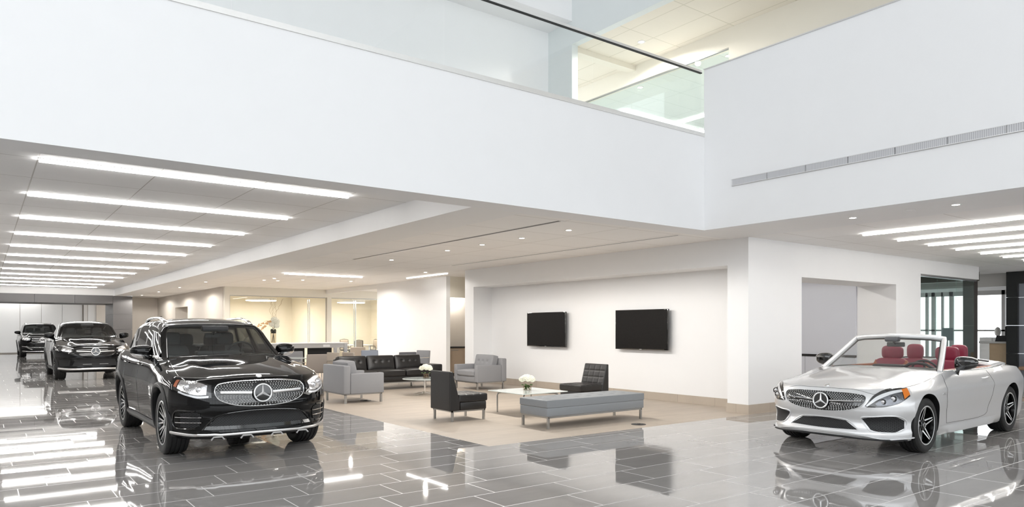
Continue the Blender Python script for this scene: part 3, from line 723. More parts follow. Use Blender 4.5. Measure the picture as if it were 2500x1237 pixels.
    def mirrors(s, x, y, z, m1, m2, sc_=1, stalk=None):
        for sg in (-1, 1):
            def fn(u, v, w):
                a, b, c = u, 2*v-1, 2*w-1; e = 3.2; nn = (abs(a)**e+abs(b)**e+abs(c)**e)**(1/e); mx = max(abs(a), abs(b), abs(c))
                a, b, c = a*mx/nn, b*mx/nn, c*mx/nn; o_ = a*sg
                return (sg*x+a*.135*sc_, y+b*.085*(1.0 if b < 0 else .55)+(.03 if b < 0 else 0)*abs(a)**2, z+c*.088*(1-.20*o_-.06*o_*o_)*sc_+.01*o_)
            V, F, P = dbox(14, 10, 10, fn); b = MB()
            b.add(V, F)
            for i, p in enumerate(P):
                if m2 is not None and p[3] < .30 and p[0] in 'FLRD': b.m[i] = 1
            o = b.build('side_mirror', [m1, m2 or m1], s.root, ang=60)
            b = MB(); b.tube([(sg*(x-.12), y+.03, z-.15*sc_), (sg*(x-.10), y+.02, z-.10*sc_), (sg*(x-.05), y+.01, z-.05*sc_)], [(.04, .03), (.032, .022), (.03, .02)], 10); b.build('mirror_arm', m1, o)
            g = MB(); g.rbox(sg*x-.10*sc_, sg*x+.10*sc_, y+.045, y+.052, z-.05*sc_, z+.05*sc_, .003, 1); g.build('mirror_glass', M['chrome'], o)
    def seam(s, pts, side='S', mt=None, wd=.004):
        s.path(pts, wd, mt or M['gloss'], 'panel_gap', off=.0, n=4, mirror=True, side=side, sub=8)
    def seats(s, xs, y, z0, z1, m1, m2, hw=.24, rec=.12, hh=.20, hr=.13):
        for x in xs:
            t = MB(); pillow(t, -hw, hw, -.06, .07, -.02, z1-z0+.02, 5, 14, M_=Matrix.Translation((x, y, z0)) @ Matrix.Rotation(-rec, 4, 'X'))
            o = t.build('seat_back', m1, s.root, ang=60)
            t = MB(); yy = y+.02+(z1-z0)*rec; pillow(t, x-hr, x+hr, yy-.05, yy+.06, z1-.005, z1+hh, 3.6, 14)
            h = t.build('headrest', m2, o, ang=60)
            t = MB()
            for d in (-.06, .06): t.tube([(x+d, yy, z1-.05), (x+d, yy+.01, z1+.04)], .007, 6)
            t.build('headrest_post', M['steel'], o)
    def seatbase(s, xs, y, z, m):
        for x in xs:
            t = MB(); cushion(t, x-.25, x+.25, y-.5, y+.02, z-.12, z, .02, (), None, 8); t.build('seat_cushion', m, s.root, ang=60)
    def steering(s, x, y, z, r=.185, m=None):
        b = MB(); c = Vector((x, y, z)); n = 40; P = []
        ax = Matrix.Rotation(-math.radians(68), 3, 'X')
        for i in range(n+1):
            a = 2*PI*i/n; P.append(c+ax @ Vector((r*math.cos(a), r*math.sin(a), 0)))
        b.tube(P, .014, 8, cap=False)
        for a in (0, PI, -PI/2): b.tube([c, c+ax @ Vector((r*math.cos(a), r*math.sin(a), 0))], .014, 6)
        b.sphere(c, .06, 12, 0, (1, .5, 1)); b.build('steering_wheel', m or M['inter'], s.root, ang=60)
def std_side(): return [(0, .90), (.12, .955), (.35, .99), (.6, 1.0), (.8, .985), (.92, .95), (1, .90)]
# ---- SUVs share one recipe
def suv(S, loc, rz, name, label):
    c = Car(S, loc, rz, name, label); fn = c.cabin()
    pz = S['pit']; cw = S['cowl']
    # interior
    b = MB(); b.rbox(-pz[2]+.01, pz[2]-.01, pz[0]-.10, pz[0]+.32, S['dashz']-.30, S['dashz'], .06, 3); b.rbox(-.28, .28, pz[0]+.1, pz[0]+.26, S['dashz']-.02, S['dashz']+.05, .02, 2); b.build('dashboard', M['inter'], c.root)
    b = MB(); b.rbox(-.11, .11, pz[0]+.22, pz[0]+.24, S['dashz']+.0, S['dashz']+.12, .005, 1); b.build('centre_display', M['screen'], c.root)
    c.steering(.37, pz[0]+.42, S['dashz']-.01)
    sy = pz[0]+1.15
    c.seats((-.37, .37), sy, .55, S['dashz']+.10, M['inter2'], M['inter2']); c.seatbase((-.37, .37), sy, .62, M['inter2'])
    c.seats((-.42, 0, .42), sy+.92, .58, S['dashz']+.07, M['inter2'], M['inter2'], .22); c.seatbase((-.42, 0, .42), sy+.92, .64, M['inter2'])
    # rear view mirror with sensor pod
    zr = S['cab']['roofz']; yh = S['cab']['front'][1]
    b = MB(); b.rbox(-.17, .17, yh-.10, yh+.02, zr-.14, zr-.06, .02, 2); b.rbox(-.11, .11, yh+.04, yh+.07, zr-.23, zr-.16, .012, 2); b.bar((0, yh+.0, zr-.13), (0, yh+.05, zr-.18), .012, .012); b.build('mirror_pod', M['inter'], c.root)
    c.wheels()
    ms = (S['mir'][0], S['mir'][1], S['mir'][2])
    c.mirrors(*ms, M['blackpaint'], M['chrome'] if S.get('mirchrome') else None)
    # windscreen wipers
    b = MB()
    for x0, x1 in ((-.55, .02), (.05, .62)):
        P = [Vector(fn(x0/.7+(x1-x0)/.7*t, 0, .012+.07*t)) for t in [i/8 for i in range(9)]]; b.tube([p+Vector((0, -.018, .01)) for p in P], .006, 5)
    b.build('wiper', M['plastic'], c.root)
    # arch lips and sills
    for ya in (S['ax1'], S['ax2']):
        for sg in (-1, 1):
            V = []; F = []; n = 36; m = 4; r0 = S['arch']-.004; r1 = S['arch']+S.get('lip', .055)
            for i in range(n+1):
                a = math.radians(-14+208*i/n)
                for j in range(m+1):
                    r = r0+(r1-r0)*j/m; y = ya+r*math.cos(a); z = max(.17, S['wr']+.01+r*math.sin(a))
                    V.append(c.ps(sg, y, z, (.006, .018, .020, .016, .002)[j]))
            V2 = [Vector((p.x-sg*.05, p.y, p.z)) for p in V[::m+1]]; k = len(V); V += V2
            F = [(i*(m+1)+j, (i+1)*(m+1)+j, (i+1)*(m+1)+j+1, i*(m+1)+j+1) for i in range(n) for j in range(m)]+[(i*(m+1), (i+1)*(m+1), k+i+1, k+i) for i in range(n)]
            b = MB(); b.add(V, F); b.build('wheel_arch_trim', M[S.get('lipmat', 'plastic')], c.root, ang=50)
    for sg in (-1, 1):
        V = []; n = 20; zs = (.215, .24, .30, .335)
        for i in range(n+1):
            y = S['ax1']+S['arch']+.02+(S['ax2']-S['ax1']-2*S['arch']-.04)*i/n
            for j, z in enumerate(zs): V.append(c.ps(sg, y, max(z, .225), (.0, .02, .022, .004)[j]))
        F = [(i*4+j, (i+1)*4+j, (i+1)*4+j+1, i*4+j+1) for i in range(n) for j in range(3)]
        b = MB(); b.add(V, F); b.build('sill_trim', M['plastic'], c.root, ang=50)
    # door gaps and handles
    a1, a2 = S['ax1'], S['ax2']; zt = S['dashz']-.03
    for ym in S['doors']: c.seam([(ym, .36), (ym-.01, .7), (ym+.02, zt)])
    c.seam([(S['doors'][0], .36), (S['doors'][1], .36)]) if len(S['doors']) > 1 else None
    for yh_ in S['handles']:
        for sg in (-1, 1):
            p = c.ps(sg, yh_, zt-.10, .03); b = MB(); b.tube([p+Vector((-sg*.03, -.10, -.005)), p+Vector((0, -.07, 0)), p+Vector((0, .07, .006)), p+Vector((-sg*.03, .10, .006))], (.013, .009), 8)
            b.build('door_handle', M['gloss'], c.root)
    # window sill brightwork
    for sg in (-1, 1):
        P = [Vector(fn(sg, v, .055)) for v in [.02+.9*i/20 for i in range(21)]]; b = MB(); b.tube([p+Vector((sg*.008, 0, 0)) for p in P], (.006, .009), 6); b.build('window_trim', M['gloss' if S.get('darktrim') else 'chrome'], c.root)
    if S.get('rails'):
        for sg in (-1, 1):
            P = []; n = 22
            for i in range(n+1):
                v = S['rails'][0]+(S['rails'][1]-S['rails'][0])*i/n; p = Vector(fn(sg*.93, v, 1)); h = .040*min(1, 4*min(i/n, 1-i/n)+.0)**.6 if 0 < i < n else -.01
                P.append(p+Vector((0, 0, h)))
            b = MB(); b.tube(P, (.030, .018), 10); b.build('roof_rail', M['chrome'], c.root, ang=60)
    # underside so light does not fall through
    return c, fn
def star_pins(c, rows, parent, excl, mt, sz=.0075, off=.012):
    b = MB()
    for (z, x0, x1, n, odd) in rows:
        for i in range(n):
            x = x0+(x1-x0)*(i+(.5 if odd else 0))/n
            if math.hypot(x, z-excl[0]) < excl[1] or abs(z-excl[2]) < excl[3]: continue
            p = c.p3(x, c.yguess(x), z, off)
            b.add([p+Vector((-sz, 0, 0)), p+Vector((0, 0, -sz*.62)), p+Vector((sz, 0, 0)), p+Vector((0, 0, sz*.62)), p+Vector((0, -.006, 0)), p+Vector((0, .012, 0))],
                  [(0, 1, 4), (1, 2, 4), (2, 3, 4), (3, 0, 4), (1, 0, 5), (2, 1, 5), (3, 2, 5), (0, 3, 5)])
    return b.build('grille_pins', mt, parent, smooth=False)
# -------- black SUV in front
SG = dict(L=4.66, paint='blackpaint', hw=.935, cowl=1.55, core=1.0, plan=(.05, .38), ridge=.012, crease=.010, crz=.80,
    top=[(0, .86), (.05, .885), (.15, .925), (.4, .985), (.8, 1.045), (1.3, 1.10), (1.6, 1.13), (2.4, 1.135), (3.6, 1.17), (4.3, 1.18), (4.55, 1.12), (4.66, 1.0)],
    crown=[(0, .05), (.35, .085), (1.2, .07), (1.7, .035), (4.2, .03), (4.66, .12)],
    W=[(0, .87), (.3, .90), (.6, .925), (.9, .94), (1.6, .918), (2.5, .915), (3.4, .935), (3.8, .945), (4.3, .91), (4.66, .84)],
    side=[(0, .90), (.12, .955), (.35, .985), (.6, 1.0), (.8, .985), (.92, .95), (1, .90)],
    nose=[(0, .16), (.07, .05), (.14, .0), (.25, .02), (.4, .03), (.5, .005), (.6, .0), (.8, .02), (.92, .05), (1, .12)],
    tail=[(0, .2), (.2, .02), (.6, 0), (.8, .06), (1, .2)],
    bot=[(0, .225), (.4, .22), (4.2, .22), (4.66, .34)],
    ax1=.88, ax2=3.753, wr=.367, arch=.415, tw=.255, rimr=.262, spokes='multi', winset=.035, pit=(1.75, 4.3, .72, .45), intmat='inter', dashz=1.12,
    cab=dict(roof=[(1.5, 1.45), (2.1, 1.535), (2.5, 1.60), (3.0, 1.625), (3.8, 1.60), (4.3, 1.54), (4.5, 1.50)], W=[(1.5, .97), (2.4, 1), (3.4, 1), (4.6, .9)], wb=.785, wt=.655,
             front=(1.42, 2.12), rear=(4.58, 4.12), bow=.13, roofz=1.57, vwin=[(.06, .355, .08, .84), (.385, .66, .08, .84), (.69, .87, .12, .80)]),
    mir=(.93, 1.93, 1.17), mirchrome=True, doors=(1.40, 2.42, 3.35), handles=(2.26, 3.2), rails=(.06, .90), steer=.0, discmat=None)
SG['discmat'] = M['gloss']
g, gfn = suv(SG, None, 0, 'car', 'large black sport utility car with studded chrome grille, nearest in the lane')
# grille
gt = [(-.52, .775), (-.512, .815), (-.47, .846), (-.3, .866), (0, .872), (.3, .866), (.47, .846), (.512, .815), (.52, .775)]; gb = [(-.52, .775), (-.505, .72), (-.44, .66), (-.27, .607), (0, .59), (.27, .607), (.44, .66), (.505, .72), (.52, .775)]
gr = g.patch(gt, gb, M['gloss'], 'grille', 36, 10, .004)[0]
g.path(gt[:-1]+gb[::-1], .006, M['chrome'], 'grille_surround', .008, parent=gr)
def rowspan(z, ft, fb, xm):
    xs = [x for x in np.linspace(-xm, xm, 101) if fb(x)+.006 < z < ft(x)-.006]
    return (xs[0], xs[-1]) if xs else None
def pinrows(zs, ft, fb, xm, step):
    R = []
    for k, z in enumerate(zs):
        r = rowspan(z, ft, fb, xm)
        if r: R.append((z, r[0], r[1], max(2, int((r[1]-r[0])/step)), k % 2))
    return R
fT, fB = pch(gt), pch(gb)
star_pins(g, pinrows([.60+.0165*i for i in range(17)], fT, fB, .50, .031), gr, (.735, .125, .742, .017), M['pin'], .0095)
for sg in (-1, 1):
    g.path([(sg*.12, .738), (sg*.46, .752)], (.006, .017), M['chrome'], 'grille_bar', .026, parent=gr, up=(0, 0, 1))
g.star(0, .73, .098, .042)
# headlamps
def outline_patch(c, top, bot, mt, name, off, sx, parent=None, n=18, m=8): return c.patch(top, bot, mt, name, n, m, off, parent, False, sx)[0]
for sg in (-1, 1):
    h = outline_patch(g, [(.56, .838), (.70, .872), (.80, .888), (.885, .892)], [(.545, .700), (.66, .690), (.78, .728), (.885, .79)], M['gloss'], 'headlight', .006, sg)
    outline_patch(g, [(.60, .832), (.70, .862), (.80, .878), (.855, .882)], [(.60, .735), (.67, .730), (.77, .752), (.855, .80)], M['reflector'], 'reflector', .012, sg, h)
    outline_patch(g, [(.575, .722), (.66, .718), (.77, .742), (.84, .775)], [(.575, .700), (.66, .697), (.77, .722), (.84, .755)], M['drl'], 'daylight_strip', .013, sg, h)
    outline_patch(g, [(.862, .885), (.885, .885)], [(.862, .81), (.885, .82)], M['redmark'], 'side_marker', .012, sg, h, 3, 4)
    for (x, z, r) in ((.665, .79, .036), (.775, .815, .040)):
        p = g.p3(sg*x, g.yguess(x), z, .014); b = MB(); b.lathe([(r*1.15, .01), (r, -.006), (r*.86, -.006), (r*.8, .006)], 24, 0, 'Y', p); b.sphere(p, r*.72, 16, 1, (1, .4, 1)); b.build('projector', [M['chrome'], M['reflector']], h)
    outline_patch(g, [(.57, .834), (.70, .866), (.80, .880), (.875, .884)], [(.55, .700), (.66, .692), (.78, .730), (.875, .788)], M['lens'], 'lens', .018, sg, h)
# lower intake and side vents
li = g.patch([(-.48, .50), (-.3, .53), (0, .54), (.3, .53), (.48, .50)], [(-.62, .345), (-.3, .335), (0, .333), (.3, .335), (.62, .345)], M['mesh'], 'lower_intake', 30, 8, .004)[0]
g.path([(-.64, .34), (-.50, .49), (-.3, .535), (0, .546), (.3, .535), (.50, .49), (.64, .34)], .010, M['gloss'], 'intake_surround', .006, parent=li)
g.patch([(-.60, .385), (0, .375), (.60, .385)], [(-.62, .345), (0, .335), (.62, .345)], M['gloss'], 'intake_slat', 24, 2, .012, parent=li)
for sg in (-1, 1):
    v = outline_patch(g, [(.655, .53), (.72, .545), (.83, .53)], [(.665, .385), (.72, .37), (.83, .375)], M['mesh'], 'side_vent', .005, sg)
    for z in (.485, .425): g.path([(sg*.645, z), (sg*.86, z)], .005, M['chrome'], 'vent_fin', .018, parent=v)
    g.path([(sg*.70, .555), (sg*.86, .548), (sg*.87, .37), (sg*.70, .36)], .008, M['gloss'], 'vent_surround', .005, parent=v)
# chin trim
g.path([(-.90, .315), (-.78, .298), (-.6, .292), (-.3, .297), (0, .30), (.3, .297), (.6, .292), (.78, .298), (.90, .315)], (.010, .016), M['satin'], 'chin_trim', .015, up=(0, 0, 1))
for x in (-.48, -.17, .17, .48):
    P = [g.p3(x+dx, g.yguess(x), z, .012) for dx, z in ((-.07, .235), (-.045, .265), (.045, .265), (.07, .235))]; b = MB(); b.tube(P, .009, 8); b.build('skid_bracket', M['lpanel'], g.root)
# bonnet gap, badge, side badge
g.path([(-.70, 1.45), (-.77, .8), (-.77, .42), (-.60, .13), (-.3, .07), (0, .06), (.3, .07), (.60, .13), (.77, .42), (.77, .8), (.70, 1.45)], .003, M['gloss'], 'bonnet_gap', 0, side='T', n=4)
g.badge(.135, M['pin'])
g.finish((2.58, 8.22, 0), 0)
# -------- black coupe-roof SUV further back
SE = dict(SG); SE.update(L=4.90, hw=.99, cowl=1.5, plan=(.06, .42), ridge=.02,
    top=[(0, .95), (.06, .985), (.2, 1.02), (.5, 1.07), (1.0, 1.14), (1.4, 1.20), (1.6, 1.23), (2.6, 1.24), (4.0, 1.27), (4.6, 1.25), (4.9, 1.1)],
    crown=[(0, .06), (.35, .10), (1.2, .08), (1.8, .04), (4.2, .03), (4.9, .12)],
    W=[(0, .92), (.3, .95), (.6, .975), (.9, 1.0), (1.6, .97), (2.5, .965), (3.6, 1.0), (4.4, .97), (4.9, .88)],
    nose=[(0, .16), (.1, .03), (.2, .0), (.4, .02), (.6, .0), (.8, .02), (.92, .05), (1, .12)],
    ax1=.87, ax2=3.785, wr=.38, arch=.435, tw=.285, rimr=.27, spokes='five', pit=(1.75, 4.5, .76, .5), dashz=1.21, res=(40, 90, 24),
    cab=dict(roof=[(1.5, 1.5), (2.1, 1.64), (2.6, 1.70), (3.0, 1.71), (3.8, 1.60), (4.4, 1.42), (4.8, 1.30)], W=[(1.5, .97), (2.4, 1), (3.4, .99), (4.8, .88)], wb=.84, wt=.66,
             front=(1.45, 2.15), rear=(4.78, 4.05), bow=.13, roofz=1.68, vwin=[(.06, .36, .08, .84), (.39, .70, .08, .82)]),
    mir=(1.0, 1.95, 1.26), mirchrome=False, doors=(1.42, 2.5, 3.4), handles=(2.3, 3.25), rails=None, darktrim=False)
e, efn = suv(SE, None, 0, 'car', 'black sport utility car with sloping coupe roof, second in the lane')
et = [(-.53, .90), (-.3, .94), (0, .95), (.3, .94), (.53, .90)]; eb = [(-.52, .80), (-.42, .71), (-.2, .68), (0, .675), (.2, .68), (.42, .71), (.52, .80)]
gr = e.patch(et, eb, M['gloss'], 'grille', 30, 8, .004)[0]
e.path([(-.52, .80), (-.53, .90), (-.3, .944), (0, .955), (.3, .944), (.53, .90), (.52, .80), (.42, .71), (.2, .68), (-.2, .68), (-.42, .71), (-.52, .80)], .007, M['plastic'], 'grille_surround', .006, parent=gr)
for sg in (-1, 1): e.path([(sg*.12, .81), (sg*.48, .825)], (.008, .018), M['satin'], 'grille_bar', .022, parent=gr, up=(0, 0, 1))
e.star(0, .81, .108, .04)
e.path([(-.62, .99), (-.3, .985), (0, .985), (.3, .985), (.62, .99)], .005, M['chrome'], 'bonnet_edge', .004)
for sg in (-1, 1):
    h = outline_patch(e, [(.56, .905), (.70, .94), (.82, .965), (.92, .965)], [(.56, .77), (.68, .765), (.80, .80), (.92, .86)], M['gloss'], 'headlight', .006, sg)
    outline_patch(e, [(.60, .89), (.72, .925), (.84, .94)], [(.60, .805), (.72, .815), (.84, .85)], M['reflector'], 'reflector', .012, sg, h)
    outline_patch(e, [(.56, .905), (.70, .942), (.84, .965)], [(.56, .885), (.70, .922), (.84, .95)], M['drl'], 'daylight_strip', .016, sg, h)
    outline_patch(e, [(.555, .908), (.70, .943), (.82, .968), (.925, .968)], [(.555, .767), (.68, .762), (.80, .797), (.925, .857)], M['lens'], 'lens', .022, sg, h)
    outline_patch(e, [(.62, .58), (.75, .60), (.88, .58)], [(.64, .42), (.75, .40), (.88, .41)], M['mesh'], 'side_vent', .005, sg)
li = e.patch([(-.50, .60), (0, .62), (.50, .60)], [(-.58, .41), (0, .40), (.58, .41)], M['mesh'], 'lower_intake', 24, 6, .004)[0]
for sg in (-1, 1): e.path([(sg*.10, .455), (sg*.32, .455)], .006, M['satin'], 'intake_slat', .012, parent=li)
e.path([(-.90, .345), (-.7, .325), (-.4, .325), (0, .33), (.4, .325), (.7, .325), (.90, .345)], (.012, .028), M['satin'], 'chin_trim', .015, up=(0, 0, 1))
e.badge(.15, M['pin'])
e.finish((2.62, 23.43, 0), 0)
# -------- boxy black SUV at the far end
SL = dict(SE); SL.update(L=5.13, hw=.965,
    top=[(0, 1.0), (.06, 1.03), (.2, 1.07), (.5, 1.11), (1.0, 1.16), (1.4, 1.21), (1.6, 1.23), (2.6, 1.24), (4.4, 1.26), (4.9, 1.24), (5.13, 1.1)],
    W=[(0, .90), (.3, .93), (.6, .955), (.9, .965), (1.6, .945), (2.5, .945), (4.0, .965), (4.6, .94), (5.13, .87)],
    crown=[(0, .05), (.35, .08), (1.2, .06), (1.8, .03), (4.2, .03), (5.13, .12)],
    ax1=.90, ax2=3.975, wr=.375, arch=.425, tw=.275, rimr=.26, pit=(1.75, 4.8, .74, .5), dashz=1.23, res=(36, 80, 20),
    cab=dict(roof=[(1.5, 1.5), (2.1, 1.70), (2.6, 1.77), (3.2, 1.79), (4.2, 1.77), (4.8, 1.72), (5.1, 1.66)], W=[(1.5, .97), (2.4, 1), (3.8, 1), (5.1, .94)], wb=.84, wt=.69,
             front=(1.5, 2.1), rear=(5.05, 4.8), bow=.12, roofz=1.76, vwin=[(.06, .32, .08, .85), (.345, .60, .08, .85), (.625, .90, .08, .85)]),
    mir=(.99, 1.95, 1.27), doors=(1.45, 2.5, 3.5), handles=(2.3, 3.3), rails=(.08, .92))
l, lfn = suv(SL, None, 0, 'car', 'boxy black sport utility car furthest away beside the white panel wall')
lt = [(-.50, .97), (-.3, 1.0), (0, 1.01), (.3, 1.0), (.50, .97)]; lb = [(-.46, .80), (-.3, .77), (0, .76), (.3, .77), (.46, .80)]
gr = l.patch(lt, lb, M['gloss'], 'grille', 24, 6, .004)[0]
for z in (.84, .93):
    for sg in (-1, 1): l.path([(sg*.11, z), (sg*.46, z+.005)], (.008, .018), M['chrome'], 'grille_bar', .022, parent=gr, up=(0, 0, 1))
l.star(0, .885, .115, .045)
for sg in (-1, 1):
    h = outline_patch(l, [(.54, .97), (.68, 1.0), (.87, 1.0)], [(.54, .86), (.68, .85), (.87, .89)], M['reflector'], 'headlight', .006, sg)
    outline_patch(l, [(.53, .975), (.68, 1.005), (.88, 1.005)], [(.53, .855), (.68, .845), (.88, .885)], M['lens'], 'lens', .02, sg, h)
    l.path([(sg*.42, .40), (sg*.58, .46), (sg*.70, .54), (sg*.86, .56)], (.008, .02), M['chrome'], 'intake_trim', .012, up=(0, 0, 1))
l.path([(-.7, .56), (-.5, .51), (0, .50), (.5, .51), (.7, .56)], (.008, .014), M['chrome'], 'intake_edge', .012, up=(0, 0, 1))
li = l.patch([(-.55, .49), (0, .50), (.55, .49)], [(-.45, .40), (0, .39), (.45, .40)], M['mesh'], 'lower_intake', 20, 4, .004)[0]
l.path([(-.85, .335), (-.6, .315), (0, .315), (.6, .315), (.85, .335)], (.010, .022), M['chrome'], 'chin_trim', .015, up=(0, 0, 1))
l.finish((2.50, 43.6, 0), 0)
# -------- silver convertible
SC = dict(L=4.69, paint='silverpaint', hw=.905, cowl=1.42, core=1.0, plan=(.05, .38), ridge=.014, crease=.012, crz=.72,
    top=[(0, .72), (.04, .742), (.12, .775), (.35, .835), (.8, .895), (1.3, .95), (1.5, .965), (2.4, .955), (3.2, .965), (3.9, .985), (4.4, .965), (4.6, .92), (4.69, .84)],
    crown=[(0, .03), (.3, .065), (.8, .085), (1.4, .045), (1.8, .03), (3.4, .04), (4.2, .07), (4.69, .10)],
    W=[(0, .86), (.3, .875), (.6, .895), (.82, .905), (1.5, .885), (2.4, .885), (3.2, .90), (3.7, .905), (4.2, .87), (4.69, .74)],
    side=[(0, .925), (.1, .955), (.35, .975), (.6, 1.0), (.75, .995), (.88, .96), (1, .90)],
    nose=[(0, .10), (.05, .01), (.12, .0), (.25, .035), (.38, .05), (.5, .02), (.65, .0), (.85, .02), (.95, .045), (1, .075)],
    tail=[(0, .2), (.25, .02), (.6, 0), (.85, .05), (1, .14)],
    bot=[(0, .175), (.3, .16), (1.4, .17), (4.1, .17), (4.69, .30)],
    ax1=.80, ax2=3.64, wr=.325, arch=.365, archdz=.012, tw=.235, rimr=.235, spokes='twin', winset=.03, pit=(1.62, 3.45, .70, .42), intmat='inter2', discmat=None, res=(56, 130, 36))
SC['discmat'] = M['gloss']
c = Car(SC, None, 0, 'convertible_car', 'silver open-top convertible with wine red seats, parked under the tan soffit', 'car')
c.wheels()
gt = [(-.515, .655), (-.505, .685), (-.46, .702), (-.3, .714), (0, .718), (.3, .714), (.46, .702), (.505, .685), (.515, .655)]; gb = [(-.515, .655), (-.49, .60), (-.42, .545), (-.25, .50), (0, .485), (.25, .50), (.42, .545), (.49, .60), (.515, .655)]
gr = c.patch(gt, gb, M['gloss'], 'grille', 36, 10, .003)[0]
c.path(gt[:-1]+gb[::-1], .005, M['silverpaint'], 'grille_surround', .006, parent=gr)
fT, fB = pch(gt), pch(gb)
star_pins(c, pinrows([.492+.0155*i for i in range(15)], fT, fB, .50, .030), gr, (.60, .105, .612, .015), M['pin'], .0088, .010)
for sg in (-1, 1): c.path([(sg*.10, .608), (sg*.47, .622)], (.006, .008), M['chrome'], 'grille_bar', .022, parent=gr, up=(0, 0, 1))
c.star(0, .60, .09, .036)
for sg in (-1, 1):
    h = outline_patch(c, [(.50, .575), (.60, .705), (.74, .775), (.865, .795)], [(.52, .560), (.64, .563), (.78, .605), (.865, .69)], M['gloss'], 'headlight', .005, sg)
    outline_patch(c, [(.60, .60), (.70, .70), (.82, .762)], [(.62, .580), (.74, .595), (.82, .64)], M['smoke'], 'reflector', .009, sg, h)
    outline_patch(c, [(.515, .580), (.62, .685), (.76, .745), (.83, .76)], [(.52, .565), (.64, .655), (.76, .715), (.83, .735)], M['drl'], 'daylight_strip', .014, sg, h)
    outline_patch(c, [(.822, .758), (.862, .772)], [(.822, .655), (.862, .705)], M['amber'], 'turn_signal', .016, sg, h, 5, 6)
    for (x, z, r) in ((.665, .625, .030), (.745, .660, .036)):
        p = c.p3(sg*x, c.yguess(x), z, .012); b = MB(); b.lathe([(r*1.15, .01), (r, -.006), (r*.9, -.006), (r*.85, .006)], 24, 0, 'Y', p); b.sphere(p, r*.8, 16, 1, (1, .4, 1)); b.build('projector', [M['gloss'], M['reflector']], h)
    outline_patch(c, [(.495, .577), (.60, .709), (.74, .779), (.87, .799)], [(.515, .556), (.64, .559), (.78, .601), (.87, .686)], M['lens'], 'lens', .022, sg, h)
    v = outline_patch(c, [(.47, .425), (.58, .445), (.76, .458), (.83, .41)], [(.56, .30), (.62, .282), (.76, .275), (.83, .32)], M['mesh'], 'side_intake', .004, sg)
    c.path([(sg*.46, .43), (sg*.58, .452), (sg*.76, .465), (sg*.84, .41), (sg*.835, .31), (sg*.76, .268), (sg*.62, .275), (sg*.54, .30), (sg*.46, .43)], .007, M['silverpaint'], 'intake_edge', .004, parent=v)
c.patch([(-.28, .385), (0, .40), (.28, .385)], [(-.42, .29), (0, .28), (.42, .29)], M['mesh'], 'lower_intake', 26, 6, .004)
c.path([(-.43, .285), (-.29, .393), (0, .408), (.29, .393), (.43, .285)], .006, M['silverpaint'], 'intake_surround', .004)
c.path([(-.90, .215), (-.7, .20), (-.44, .235), (0, .24), (.44, .235), (.7, .20), (.90, .215)], (.018, .009), M['silverpaint'], 'front_splitter', .012, up=(0, 0, 1))
c.path([(-.84, .185), (-.5, .19), (0, .20), (.5, .19), (.84, .185)], (.010, .010), M['plastic'], 'splitter_base', .004, up=(0, 0, 1))
# panel gaps
c.path([(-.80, 1.1), (-.76, .42), (-.60, .14), (-.3, .085), (0, .075), (.3, .085), (.60, .14), (.76, .42), (.80, 1.1)], .0025, M['gloss'], 'bonnet_gap', 0, side='T', n=4, sub=12)
c.seam([(1.42, .30), (1.38, .5), (1.34, .72), (1.40, .90)], mt=M['gloss'], wd=.003); c.seam([(1.42, .30), (2.60, .30), (2.80, .44), (2.92, .70), (2.86, .90)], mt=M['gloss'], wd=.003)
for sg in (-1, 1):
    p = c.ps(sg, 2.66, .80, .028); b = MB(); b.tube([p+Vector((-sg*.03, -.10, -.004)), p+Vector((0, -.07, 0)), p+Vector((0, .07, .004)), p+Vector((-sg*.03, .10, .004))], (.012, .009), 8); b.build('door_handle', M['silverpaint'], c.root)
c.badge(.13, M['chrome'])
# windscreen with its silver frame
def ws(u, w):
    au = abs(u); hwid = .755+(.575-.755)*w
    return Vector((u*hwid, 1.30+.155*au*au+(.66-.02*w)*w**.96, .925+.03+(1.362-.955)*w-(.045-.022*w)*au**2))
V = [ws(-.97+1.94*i/24, .0+.97*j/12) for i in range(25) for j in range(13)]
b = MB(); b.add(V, [(i*13+j, (i+1)*13+j, (i+1)*13+j+1, i*13+j+1) for i in range(24) for j in range(12)]); b.build('windscreen', M['wglassc'], c.root)
P = [ws(-1, t) for t in [i/10 for i in range(10)]]+[ws(-1+.06*k, .97+.01*k) for k in range(0, 3)]+[ws(-.8+1.6*i/12, 1) for i in range(13)]+[ws(1-.06*k, .97+.01*k) for k in range(2, -1, -1)]+[ws(1, t) for t in [1-i/10 for i in range(1, 11)]]
b = MB(); b.tube([p+Vector((0, .02, .0)) for p in P], (.034, .046), 12); b.build('windscreen_frame', M['silverpaint'], c.root, ang=60)
P2 = [p+Vector((-.032 if p.x > 0 else .032, -.012, -.026)) for p in P]; b = MB(); b.tube(P2, .009, 6); b.build('windscreen_seal', M['plastic'], c.root)
b = MB(); b.rbox(-.09, .09, 1.86, 1.96, 1.29, 1.36, .02, 2); b.rbox(-.12, .12, 2.0, 2.03, 1.22, 1.285, .014, 2); b.bar((0, 1.93, 1.31), (0, 2.01, 1.26), .012, .012); b.build('rear_view_mirror', M['inter2'], c.root)
c.mirrors(.925, 1.84, 1.03, M['gloss'], None, 1.0)
